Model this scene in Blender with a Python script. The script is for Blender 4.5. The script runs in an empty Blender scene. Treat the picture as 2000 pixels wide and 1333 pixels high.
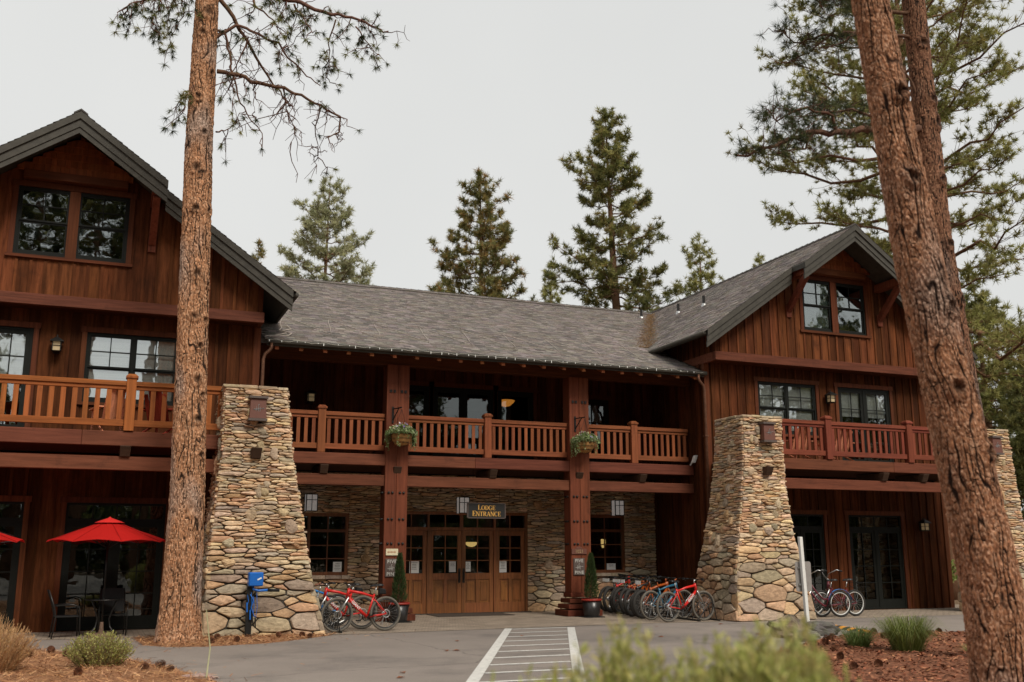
import bpy, math, random
from math import sin, cos, pi, radians, sqrt, floor, atan2, exp
from mathutils import Vector as V, Matrix, noise, Quaternion
SC = bpy.context.scene
COL = SC.collection
random.seed(7)

# ------------------------------------------------------------------ camera, sky, sun, exposure
CAM = V((-7.1506, -25.9670, 1.65))
YAW, PITCH, ROLL = radians(21.975), radians(11.919), radians(-0.0886)
fw = V((sin(YAW)*cos(PITCH), cos(YAW)*cos(PITCH), sin(PITCH)))
rt = V((cos(YAW), -sin(YAW), 0)); up = rt.cross(fw)
rt, up = cos(ROLL)*rt + sin(ROLL)*up, -sin(ROLL)*rt + cos(ROLL)*up
cd = bpy.data.cameras.new('camera'); co = bpy.data.objects.new('camera', cd); COL.objects.link(co)
m = Matrix((rt, up, -fw)).transposed().to_4x4(); m.translation = CAM
co.matrix_world = m
cd.sensor_width = 36; cd.lens = 35.557; cd.clip_start = .05; cd.clip_end = 3000
cd.dof.use_dof = True; cd.dof.focus_distance = 23.5; cd.dof.aperture_fstop = 1.3
SC.camera = co

SUN_EL, SUN_AZ = radians(47), radians(168)      # azimuth measured clockwise from +Y
w = bpy.data.worlds.new('World'); SC.world = w; w.use_nodes = True
nt = w.node_tree; nt.nodes.clear()
so = nt.nodes.new('ShaderNodeOutputWorld'); bg = nt.nodes.new('ShaderNodeBackground')
sk = nt.nodes.new('ShaderNodeTexSky'); sk.sky_type = 'NISHITA'; sk.sun_disc = False
sk.sun_elevation = SUN_EL; sk.sun_rotation = SUN_AZ; sk.dust_density = 4; sk.air_density = 1.5
hs = nt.nodes.new('ShaderNodeHueSaturation'); hs.inputs['Saturation'].default_value = .12
nt.links.new(sk.outputs[0], hs.inputs['Color'])
mx = nt.nodes.new('ShaderNodeMix'); mx.data_type = 'RGBA'; mx.inputs[0].default_value = .9   # overcast layer hides the blue
tc = nt.nodes.new('ShaderNodeTexCoord'); nz = nt.nodes.new('ShaderNodeTexNoise'); nz.inputs['Scale'].default_value = 1.6; nz.inputs['Detail'].default_value = 4
nt.links.new(tc.outputs['Generated'], nz.inputs['Vector'])
cr = nt.nodes.new('ShaderNodeValToRGB'); cr.color_ramp.elements[0].position = .3; cr.color_ramp.elements[1].position = .75
cr.color_ramp.elements[0].color = (3.42, 3.46, 3.40, 1); cr.color_ramp.elements[1].color = (3.98, 4.0, 3.92, 1)
nt.links.new(nz.outputs['Fac'], cr.inputs['Fac'])
nt.links.new(hs.outputs[0], mx.inputs[6]); nt.links.new(cr.outputs[0], mx.inputs[7])
nt.links.new(mx.outputs[2], bg.inputs[0]); bg.inputs[1].default_value = .1
nt.links.new(bg.outputs[0], so.inputs[0])

sd = bpy.data.lights.new('sun', 'SUN'); sd.energy = 1.5; sd.angle = radians(22); sd.color = (1, .93, .82)
sob = bpy.data.objects.new('sun', sd); COL.objects.link(sob)
tos = V((sin(SUN_AZ)*cos(SUN_EL), cos(SUN_AZ)*cos(SUN_EL), sin(SUN_EL)))
sob.rotation_euler = tos.to_track_quat('Z', 'Y').to_euler(); sob.location = (-20, -40, 40)
SC.view_settings.view_transform = 'Standard'; SC.view_settings.look = 'None'
SC.view_settings.exposure = 0.98; SC.view_settings.gamma = 1
SC.cycles.max_bounces = 8; SC.cycles.transparent_max_bounces = 16; SC.cycles.use_denoising = True
SC.cycles.caustics_reflective = False; SC.cycles.caustics_refractive = False

# ------------------------------------------------------------------ materials
def node(nt, kind, **kw):
    n = nt.nodes.new(kind)
    for k, v in kw.items():
        if k.startswith('i_'): n.inputs[k[2:].replace('_', ' ')].default_value = v
        else: setattr(n, k, v)
    return n
def mat(name, base=(.5,.5,.5), rough=.7, metal=0, col=False, nscale=(8,8,8), namp=.25, ndetail=5, bump=0, bscale=None, emit=None, spec=.3, dirt=None):
    """base (or the per-face colour attribute) broken up by stretched noise; optional bump"""
    m = bpy.data.materials.new(name); m.use_nodes = True; nt = m.node_tree
    b = nt.nodes['Principled BSDF']; b.inputs['Roughness'].default_value = rough; b.inputs['Metallic'].default_value = metal
    b.inputs['Specular IOR Level'].default_value = spec
    tc = node(nt, 'ShaderNodeTexCoord'); mp = node(nt, 'ShaderNodeMapping'); mp.inputs['Scale'].default_value = nscale
    nt.links.new(tc.outputs['Object'], mp.inputs[0])
    n = node(nt, 'ShaderNodeTexNoise', i_Scale=1.0, i_Detail=ndetail, i_Roughness=.65); nt.links.new(mp.outputs[0], n.inputs['Vector'])
    mr = node(nt, 'ShaderNodeMapRange'); mr.inputs[1].default_value = .25; mr.inputs[2].default_value = .75
    mr.inputs[3].default_value = 1-namp; mr.inputs[4].default_value = 1+namp
    nt.links.new(n.outputs['Fac'], mr.inputs[0])
    vm = node(nt, 'ShaderNodeVectorMath', operation='SCALE')
    if col:
        a = node(nt, 'ShaderNodeAttribute', attribute_name='col'); nt.links.new(a.outputs['Color'], vm.inputs[0])
    else: vm.inputs[0].default_value = base[:3]
    nt.links.new(mr.outputs[0], vm.inputs['Scale'])
    out = vm.outputs[0]
    if dirt:                                   # (colour, scale, threshold): blotches with a shape of their own
        n2 = node(nt, 'ShaderNodeTexNoise', i_Scale=dirt[1], i_Detail=6.0, i_Roughness=.7); nt.links.new(tc.outputs['Object'], n2.inputs['Vector'])
        m2 = node(nt, 'ShaderNodeMapRange'); m2.inputs[1].default_value = dirt[2]; m2.inputs[2].default_value = dirt[2]+.14; m2.inputs[4].default_value = dirt[3] if len(dirt) > 3 else .7
        nt.links.new(n2.outputs['Fac'], m2.inputs[0])
        mm = node(nt, 'ShaderNodeMix', data_type='RGBA'); nt.links.new(m2.outputs[0], mm.inputs[0]); nt.links.new(out, mm.inputs[6]); mm.inputs[7].default_value = (*dirt[0], 1)
        out = mm.outputs[2]
    nt.links.new(out, b.inputs['Base Color'])
    if bump:
        bp = node(nt, 'ShaderNodeBump', i_Strength=bump, i_Distance=.02)
        if bscale:
            n3 = node(nt, 'ShaderNodeTexNoise', i_Scale=bscale, i_Detail=5.0, i_Roughness=.7); nt.links.new(tc.outputs['Object'], n3.inputs['Vector']); nt.links.new(n3.outputs['Fac'], bp.inputs['Height'])
        else: nt.links.new(n.outputs['Fac'], bp.inputs['Height'])
        nt.links.new(bp.outputs[0], b.inputs['Normal'])
    if emit: b.inputs['Emission Color'].default_value = (*emit[:3], 1); b.inputs['Emission Strength'].default_value = emit[3]
    return m
def glass_mat(name, tint=(.55,.6,.58), refl=.22):
    m = bpy.data.materials.new(name); m.use_nodes = True; nt = m.node_tree; nt.nodes.remove(nt.nodes['Principled BSDF'])
    o = nt.nodes['Material Output']
    t = node(nt, 'ShaderNodeBsdfTransparent'); t.inputs[0].default_value = (*tint, 1)
    g = node(nt, 'ShaderNodeBsdfGlossy'); g.inputs['Roughness'].default_value = .015; g.inputs['Color'].default_value = (.93,.97,.98,1)
    tc = node(nt, 'ShaderNodeTexCoord'); n = node(nt, 'ShaderNodeTexNoise', i_Scale=1.7, i_Detail=2.0); bp = node(nt, 'ShaderNodeBump', i_Strength=.06, i_Distance=.05)
    nt.links.new(tc.outputs['Object'], n.inputs['Vector']); nt.links.new(n.outputs['Fac'], bp.inputs['Height']); nt.links.new(bp.outputs[0], g.inputs['Normal'])
    lw = node(nt, 'ShaderNodeLayerWeight', i_Blend=.25); mr = node(nt, 'ShaderNodeMapRange'); mr.inputs[3].default_value = refl; mr.inputs[4].default_value = 1
    nt.links.new(lw.outputs['Fresnel'], mr.inputs[0])
    mx = node(nt, 'ShaderNodeMixShader'); nt.links.new(mr.outputs[0], mx.inputs[0]); nt.links.new(t.outputs[0], mx.inputs[1]); nt.links.new(g.outputs[0], mx.inputs[2])
    nt.links.new(mx.outputs[0], o.inputs[0]); return m
def leaf_mat(name, trans=.25):
    m = bpy.data.materials.new(name); m.use_nodes = True; nt = m.node_tree; b = nt.nodes['Principled BSDF']; o = nt.nodes['Material Output']
    a = node(nt, 'ShaderNodeAttribute', attribute_name='col'); nt.links.new(a.outputs['Color'], b.inputs['Base Color']); b.inputs['Roughness'].default_value = .55; b.inputs['Specular IOR Level'].default_value = .25
    t = node(nt, 'ShaderNodeBsdfTranslucent'); nt.links.new(a.outputs['Color'], t.inputs[0])
    mx = node(nt, 'ShaderNodeMixShader'); mx.inputs[0].default_value = trans; nt.links.new(b.outputs[0], mx.inputs[1]); nt.links.new(t.outputs[0], mx.inputs[2]); nt.links.new(mx.outputs[0], o.inputs[0]); return m
M = {}
M['siding'] = mat('siding', rough=.75, col=True, nscale=(14,14,1.3), namp=.6, bump=.4, spec=.07, dirt=((.03,.012,.007), 1.1, .56, .55))
M['beam'] = mat('beam', rough=.62, col=True, nscale=(1.0,16,16), namp=.42, bump=.25, spec=.12, dirt=((.05,.02,.012), 1.6, .58, .5))
M['post'] = mat('post', rough=.6, col=True, nscale=(16,16,.8), namp=.42, bump=.25, spec=.12, dirt=((.05,.018,.01), 1.5, .58, .5))
M['door'] = mat('door', rough=.45, col=True, nscale=(18,18,1.2), namp=.45, bump=.12, spec=.4, dirt=((.06,.022,.008), 1.7, .55, .5))
M['fascia'] = mat('fascia', (.055,.05,.04), .65, namp=.3, nscale=(6,6,6), bump=.1)
M['shingle'] = mat('shingle', rough=.9, col=True, nscale=(30,30,30), namp=.35, bump=.3, spec=.15, dirt=((.07,.06,.05), .7, .55, .45))
M['frame'] = mat('frame', (.012,.013,.011), .55, namp=.2, spec=.12)
M['glass'] = glass_mat('glass')
M['glass_dark'] = glass_mat('glass_dark', (.45,.5,.48), .075)
M['glass_clear'] = glass_mat('glass_clear', (.95,.97,.96), .26)
M['blind'] = mat('blind', (.8,.8,.76), .8, nscale=(.3,.3,30), namp=.18)
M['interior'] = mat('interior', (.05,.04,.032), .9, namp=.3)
M['stone'] = mat('stone', rough=.88, col=True, nscale=(9,9,14), namp=.4, bump=.6, bscale=26, spec=.15, dirt=((.11,.095,.08), 5.0, .57, .5))
M['boulder'] = mat('boulder', rough=.9, col=True, nscale=(4,4,4), namp=.4, bump=.6, bscale=22, spec=.15, dirt=((.06,.055,.045), 3.0, .5, .7))
M['mortar'] = mat('mortar', (.05,.042,.034), .95, namp=.3)
M['bark'] = mat('bark', rough=.88, col=True, nscale=(16,16,5), namp=.4, bump=.7, bscale=34, spec=.12)
M['needles'] = leaf_mat('needles', .4)
M['leaves'] = leaf_mat('leaves', .3)
M['metal'] = mat('dark_metal', (.035,.033,.031), .33, metal=.6, namp=.15)
M['black'] = mat('black_plastic', (.012,.012,.012), .5, namp=.2)
M['rubber'] = mat('rubber', (.035,.032,.029), .85, namp=.3, nscale=(30,30,30))
M['rubber_dusty'] = mat('dusty_rubber', (.13,.115,.095), .9, namp=.3, nscale=(25,25,25))
M['steel'] = mat('steel', (.55,.55,.54), .3, metal=.9, namp=.1)
M['copper'] = mat('copper', (.16,.075,.045), .45, metal=.6, namp=.35)
M['white'] = mat('white_paint', (.72,.72,.69), .6, namp=.08)
M['sign_white'] = mat('sign_white', (.46,.44,.40), .7)
M['paper'] = mat('paper', (.75,.75,.73), .8, namp=.04)
M['canvas'] = leaf_mat('canvas', .35)
M['red'] = mat('red_fabric', (.62,.022,.018), .75, namp=.12, nscale=(3,3,3))

# ------------------------------------------------------------------ mesh builder
ORG = {}
def rc(c, a=.2, r=random):
    k = 1 + r.uniform(-a, a); return (c[0]*k, c[1]*k*(1+r.uniform(-.06,.06)), c[2]*k*(1+r.uniform(-.06,.06)))
class MB:
    def __init__(s, col=(.5,.5,.5)): s.v, s.f, s.c, s.col = [], [], [], col
    def add(s, pts, faces, col=None):
        o = len(s.v); s.v += [tuple(p) for p in pts]; c = col or s.col
        for f in faces: s.f.append(tuple(i+o for i in f)); s.c.append(c)
        return o
    def hexa(s, p, col=None):     # p: 4 bottom ccw, 4 top ccw
        s.add(p, ((3,2,1,0),(4,5,6,7),(0,1,5,4),(1,2,6,5),(2,3,7,6),(3,0,4,7)), col)
    def box(s, x0, x1, y0, y1, z0, z1, col=None):
        s.hexa([(x0,y0,z0),(x1,y0,z0),(x1,y1,z0),(x0,y1,z0),(x0,y0,z1),(x1,y0,z1),(x1,y1,z1),(x0,y1,z1)], col)
    def frust(s, cx, cy, z0, z1, a0, a1, col=None):   # square frustum, half sizes a0 -> a1
        s.hexa([(cx-a0,cy-a0,z0),(cx+a0,cy-a0,z0),(cx+a0,cy+a0,z0),(cx-a0,cy+a0,z0),(cx-a1,cy-a1,z1),(cx+a1,cy-a1,z1),(cx+a1,cy+a1,z1),(cx-a1,cy+a1,z1)], col)
    def bar(s, a, b, wx, wy=None, col=None, hint=(0,0,1)):    # rectangular bar a->b
        a, b = V(a), V(b); d = (b-a).normalized(); h = V(hint)
        if abs(d.dot(h)) > .95: h = V((0,1,0)) if abs(d.y) < .9 else V((1,0,0))
        u = d.cross(h).normalized(); n = u.cross(d); wy = wy or wx; u *= wx/2; n *= wy/2
        s.hexa([a-u-n, a+u-n, a+u+n, a-u+n, b-u-n, b+u-n, b+u+n, b-u+n], col)
    def tube(s, pts, r, n=8, col=None, cap=True):
        pts = [V(p) for p in pts]; rr = r if isinstance(r, (list, tuple)) else [r]*len(pts); o = len(s.v); c = col or s.col
        prev = None
        for i, p in enumerate(pts):
            d = (pts[min(i+1, len(pts)-1)] - pts[max(i-1, 0)])
            d = d.normalized() if d.length > 1e-9 else V((0,0,1))
            if prev is None:
                h = V((0,0,1)) if abs(d.z) < .9 else V((1,0,0)); u = d.cross(h).normalized()
            else:
                u = prev - d*prev.dot(d); u = u.normalized() if u.length > 1e-6 else d.orthogonal().normalized()
            prev = u; q = d.cross(u)
            for k in range(n): a = 2*pi*k/n; s.v.append(tuple(p + (u*cos(a)+q*sin(a))*rr[i]))
        for i in range(len(pts)-1):
            for k in range(n): s.f.append((o+i*n+k, o+i*n+(k+1)%n, o+(i+1)*n+(k+1)%n, o+(i+1)*n+k)); s.c.append(c)
        if cap: s.f.append(tuple(o+k for k in reversed(range(n)))); s.f.append(tuple(o+(len(pts)-1)*n+k for k in range(n))); s.c += [c, c]
    def lathe(s, prof, cx=0, cy=0, n=16, col=None, cap=True):  # prof: (r, z)
        o = len(s.v); c = col or s.col
        for r, z in prof:
            for k in range(n): a = 2*pi*k/n; s.v.append((cx+r*cos(a), cy+r*sin(a), z))
        for i in range(len(prof)-1):
            for k in range(n): s.f.append((o+i*n+k, o+i*n+(k+1)%n, o+(i+1)*n+(k+1)%n, o+(i+1)*n+k)); s.c.append(c)
        if cap: s.f.append(tuple(o+k for k in reversed(range(n)))); s.f.append(tuple(o+(len(prof)-1)*n+k for k in range(n))); s.c += [c, c]
    def torus(s, c, ax, R, r, n=32, k=8, col=None, sq=1.0):
        c, ax = V(c), V(ax).normalized(); u = ax.orthogonal().normalized(); q = ax.cross(u); o = len(s.v); cc = col or s.col
        for i in range(n):
            a = 2*pi*i/n; d = u*cos(a)+q*sin(a)
            for j in range(k): b = 2*pi*j/k; s.v.append(tuple(c + d*(R+r*cos(b)) + ax*r*sq*sin(b)))
        for i in range(n):
            for j in range(k): s.f.append((o+i*k+j, o+((i+1)%n)*k+j, o+((i+1)%n)*k+(j+1)%k, o+i*k+(j+1)%k)); s.c.append(cc)
    def tri(s, a, b, c, col): s.add((a, b, c), ((0,1,2),), col)
    def build(s, name, mat, parent=None, smooth=False, bevel=0):
        me = bpy.data.meshes.new(name); ox = ORG.get(parent.name, (0,0,0)) if parent else (0,0,0)
        vs = s.v if not any(ox) else [(a-ox[0], b-ox[1], c-ox[2]) for a, b, c in s.v]
        me.from_pydata(vs, [], s.f); me.materials.append(M[mat] if isinstance(mat, str) else mat)
        at = me.attributes.new('col', 'FLOAT_COLOR', 'FACE'); buf = []
        for c in s.c: buf += (c[0], c[1], c[2], 1)
        at.data.foreach_set('color', buf)
        if smooth: me.polygons.foreach_set('use_smooth', [True]*len(me.polygons))
        o = bpy.data.objects.new(name, me); COL.objects.link(o); me.update()
        if bevel:
            b = o.modifiers.new('edge', 'BEVEL'); b.width = bevel; b.segments = 1; b.limit_method = 'ANGLE'
        if parent: o.parent = parent; ORG[o.name] = ox
        return o
def tag(o, label=None, cat=None, group=None, kind=None):
    if label: o['label'] = label
    if cat: o['category'] = cat
    if group: o['group'] = group
    if kind: o['kind'] = kind
    return o
def thing(name, label, cat, loc=(0,0,0), group=None, rz=0):
    o = bpy.data.objects.new(name, None); COL.objects.link(o); o.location = loc; o.rotation_euler.z = rz; o.empty_display_size = .2
    return tag(o, label, cat, group)
def wthing(name, label, cat, loc, group=None):     # parts are given in world coordinates
    o = thing(name, label, cat, loc, group); ORG[o.name] = tuple(loc); return o
def dup(root, loc, rz=0, label=None, group=None, scale=None):
    r = root.copy(); COL.objects.link(r); r.location = loc; r.rotation_euler = (0, 0, rz)
    if scale: r.scale = scale
    if label: r['label'] = label
    if group: r['group'] = group
    for ch in list(root.children):
        c = ch.copy(); COL.objects.link(c); c.parent = r
        for g in ch.children: d = g.copy(); COL.objects.link(d); d.parent = c
    return r
def text_mesh(s, size, depth=.006, bold=0, spacing=1.0, align='CENTER'):
    cu = bpy.data.curves.new('t', 'FONT'); cu.body = s; cu.size = size; cu.extrude = depth/2; cu.offset = bold; cu.space_character = spacing
    cu.align_x = align; cu.align_y = 'CENTER'; cu.resolution_u = 3
    o = bpy.data.objects.new('t', cu); COL.objects.link(o); dg = bpy.context.evaluated_depsgraph_get(); dg.update()
    me = bpy.data.meshes.new_from_object(o.evaluated_get(dg)); bpy.data.objects.remove(o); bpy.data.curves.remove(cu); return me
def text(name, s, size, mw, mat, parent, **kw):      # mw: world matrix of the lettering's plane
    me = text_mesh(s, size, **kw); me.materials.clear(); me.materials.append(M[mat] if isinstance(mat, str) else mat)
    ox = V(ORG.get(parent.name, (0,0,0))) if parent else V((0,0,0)); me.transform(Matrix.Translation(-ox) @ mw)
    o = bpy.data.objects.new(name, me); COL.objects.link(o); o.parent = parent; ORG[o.name] = tuple(ox); return o
FACE = Matrix(((1,0,0,0),(0,0,-1,0),(0,1,0,0),(0,0,0,1)))      # text upright, read from -Y

# wood colours; SID is the siding SIDL darkened, shade put into the colour
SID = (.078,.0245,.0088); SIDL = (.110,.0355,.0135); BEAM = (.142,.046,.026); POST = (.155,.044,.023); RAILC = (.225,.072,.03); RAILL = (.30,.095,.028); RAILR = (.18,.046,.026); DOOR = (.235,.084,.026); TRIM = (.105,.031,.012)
RAF = (.30,.10,.04)

# ------------------------------------------------------------------ ground
def poly_sheet(name, pts, z, mat, kind='structure', step=None, hfun=None):
    mb = MB()
    if not step:
        mb.add([(x, y, z) for x, y in pts], (tuple(range(len(pts))),))
    else:
        xs = [p[0] for p in pts]; ys = [p[1] for p in pts]
        def edge(x, y):        # signed distance-like: inside and distance to boundary
            ins = False; d = 1e9
            for (x1, y1), (x2, y2) in zip(pts, pts[1:]+pts[:1]):
                if (y1 > y) != (y2 > y) and x < (x2-x1)*(y-y1)/(y2-y1)+x1: ins = not ins
                t = max(0, min(1, ((x-x1)*(x2-x1)+(y-y1)*(y2-y1))/((x2-x1)**2+(y2-y1)**2+1e-9))); d = min(d, sqrt((x-x1-t*(x2-x1))**2+(y-y1-t*(y2-y1))**2))
            return d if ins else -d
        nx = int((max(xs)-min(xs))/step)+3; ny = int((max(ys)-min(ys))/step)+3; x0 = min(xs)-step; y0 = min(ys)-step; P = []; E = []
        for j in range(ny):
            for i in range(nx):
                x, y = x0+i*step, y0+j*step; e = edge(x, y); E.append(e); P.append((x, y, z + hfun(x, y, e)))
        F = [(j*nx+i, j*nx+i+1, (j+1)*nx+i+1, (j+1)*nx+i) for j in range(ny-1) for i in range(nx-1) if max(E[j*nx+i], E[j*nx+i+1], E[(j+1)*nx+i+1], E[(j+1)*nx+i]) > -step*.2]
        mb.add(P, F)
    o = mb.build(name, mat, smooth=bool(step)); return tag(o, kind=kind)
M['soil'] = mat('soil', (.16,.10,.055), .95, nscale=(1.5,1.5,1.5), namp=.4, bump=.5, bscale=18)
def mulch_mat(name, a, b, c):
    m = mat(name, a, .95, nscale=(7,7,7), namp=.45, bump=.9, bscale=38, dirt=(b, 26, .5, .85)); return m
M['mulch'] = mulch_mat('bark_mulch', (.23,.09,.045), (.09,.036,.02), 0)
M['litter'] = mulch_mat('needle_litter', (.33,.16,.075), (.16,.07,.035), 0)
def asphalt_mat():
    m = mat('asphalt', (.245,.207,.18), .82, nscale=(.6,.6,.6), namp=.12, ndetail=6, bump=.25, bscale=160, spec=.35, dirt=((.165,.142,.126), .35, .48, .85))
    nt = m.node_tree; b = nt.nodes['Principled BSDF']; lk = b.inputs['Base Color'].links[0]; src = lk.from_socket
    tc = node(nt, 'ShaderNodeTexCoord'); n = node(nt, 'ShaderNodeTexNoise', i_Scale=70.0, i_Detail=3.0); nt.links.new(tc.outputs['Object'], n.inputs['Vector'])
    mr = node(nt, 'ShaderNodeMapRange'); mr.inputs[1].default_value = .3; mr.inputs[2].default_value = .7; mr.inputs[3].default_value = .72; mr.inputs[4].default_value = 1.28; nt.links.new(n.outputs['Fac'], mr.inputs[0])
    v = node(nt, 'ShaderNodeVectorMath', operation='SCALE'); nt.links.new(src, v.inputs[0]); nt.links.new(mr.outputs[0], v.inputs['Scale'])
    vo = node(nt, 'ShaderNodeTexVoronoi', feature='DISTANCE_TO_EDGE', i_Scale=.22); nw = node(nt, 'ShaderNodeTexNoise', i_Scale=1.3, i_Detail=5.0); mp = node(nt, 'ShaderNodeMix', data_type='VECTOR'); mp.inputs[0].default_value = .35
    nt.links.new(tc.outputs['Object'], nw.inputs['Vector']); nt.links.new(tc.outputs['Object'], mp.inputs[4]); nt.links.new(nw.outputs['Color'], mp.inputs[5]); nt.links.new(mp.outputs[1], vo.inputs['Vector'])
    cm = node(nt, 'ShaderNodeMapRange'); cm.inputs[2].default_value = .004; cm.inputs[3].default_value = .55; cm.inputs[4].default_value = 1; nt.links.new(vo.outputs['Distance'], cm.inputs[0])
    v2 = node(nt, 'ShaderNodeVectorMath', operation='SCALE'); nt.links.new(v.outputs[0], v2.inputs[0]); nt.links.new(cm.outputs[0], v2.inputs['Scale'])
    nt.links.new(v2.outputs[0], b.inputs['Base Color']); return m
M['asphalt'] = asphalt_mat()
def paver_mat():
    m = mat('pavers', (.33,.27,.215), .85, nscale=(1.2,1.2,1.2), namp=.2, spec=.25, dirt=((.2,.15,.11), .9, .55, .6))
    nt = m.node_tree; b = nt.nodes['Principled BSDF']; src = b.inputs['Base Color'].links[0].from_socket
    tc = node(nt, 'ShaderNodeTexCoord'); br = node(nt, 'ShaderNodeTexBrick', i_Scale=1.0, i_Color1=(1.12,1.1,1.06,1), i_Color2=(.8,.78,.76,1), i_Mortar=(.35,.33,.3,1)); br.inputs['Mortar Size'].default_value = .008; br.inputs['Brick Width'].default_value = .22; br.inputs['Row Height'].default_value = .11
    nt.links.new(tc.outputs['Object'], br.inputs['Vector']); v = node(nt, 'ShaderNodeVectorMath', operation='MULTIPLY'); nt.links.new(src, v.inputs[0]); nt.links.new(br.outputs['Color'], v.inputs[1]); nt.links.new(v.outputs[0], b.inputs['Base Color'])
    bp = node(nt, 'ShaderNodeBump', i_Strength=.4, i_Distance=.006); nt.links.new(br.outputs['Fac'], bp.inputs['Height']); bp.invert = True; nt.links.new(bp.outputs[0], b.inputs['Normal']); return m
M['pavers'] = paver_mat()
g = MB(); g.add([(-600,-600,-.02),(600,-600,-.02),(600,600,-.02),(-600,600,-.02)], ((0,1,2,3),)); tag(g.build('ground', 'soil'), kind='structure')
poly_sheet('road', [(-45,-60),(45,-60),(45,-2.6),(-45,-2.6)], 0, 'asphalt')
poly_sheet('paving', [(-16,-3.05),(-6.35,-3.15),(-5,-3.9),(-1.9,-4.1),(1.9,-3.75),(5.4,-3.55),(8,-3.6),(10.3,-3.9),(19.5,-3.8),(19.5,2.4),(-16,2.4)], .006, 'pavers')
BED_T = [(-6.3,-3.2),(-6.25,-5.1),(-5.8,-5.75),(-5.2,-5.95),(-4.0,-5.65),(-3.2,-4.95),(-2.5,-4.25),(-2.3,-3.9),(-2.7,-3.2),(-5.0,-2.7)]
BED_L = [(-24,-4.8),(-12,-5.0),(-8.4,-5.4),(-7.6,-6.1),(-6.9,-7.2),(-6.4,-8.1),(-5.95,-9.4),(-5.5,-11.3),(-5.5,-14),(-8,-18),(-24,-19)]
BED_R = [(1.0,-14.4),(2.4,-12.4),(3.6,-11.0),(5.1,-9.8),(6.4,-8.9),(7.6,-8.5),(9.2,-8.7),(12,-9.6),(18,-11),(18,-19),(5,-23),(-2,-24),(-6.2,-23.6),(-5.2,-20.5),(-2.2,-17.4)]
def hbed(k):
    def h(x, y, e):
        t = max(0, min(1, e/.7)); return -.02 + .022*min(1, max(0, e+.12)*8) + k*t*t*(3-2*t) + (.035*noise.noise((x*1.1, y*1.1, 3.1)) + .018*noise.noise((x*4, y*4, 1)) + .012*noise.noise((x*11, y*11, 5)))*t
    return h
HB = {}
for nm, P, k, mt in (('bed', BED_T, .03, 'litter'), ('bed', BED_L, .10, 'litter'), ('bed', BED_R, .10, 'mulch')):
    poly_sheet('planting_bed', P, 0, mt, step=.12 if P is BED_T else .16, hfun=hbed(k))
# crosswalk paint
M['roadpaint'] = mat('road_paint', (.62,.6,.56), .75, nscale=(9,9,9), namp=.18, dirt=((.22,.2,.185), 7, .56, .8))
cw = MB(); D = V((-.4155,-.9096,0)); N = V((.9096,-.4155,0))
for p in ((1.69,-3.82),(3.18,-3.98)):
    a = V((p[0], p[1], .005)); b = a + D*10.6; cw.add([a-N*.085, a+N*.085, b+N*.085, b-N*.085], ((0,3,2,1),))
for i in range(11):
    y = -4.05 - i*.98; t = (-3.82-y)/.9096; x0 = 1.69 - .4155*t + .09/.9096; t2 = (-3.98-y)/.9096; x1 = 3.18 - .4155*t2 - .09/.9096
    cw.add([(x0, y-.06, .005), (x1, y-.06, .005), (x1, y+.06, .005), (x0, y+.06, .005)], ((0,1,2,3),))
tag(cw.build('crosswalk_markings', 'roadpaint'), kind='structure')

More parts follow.
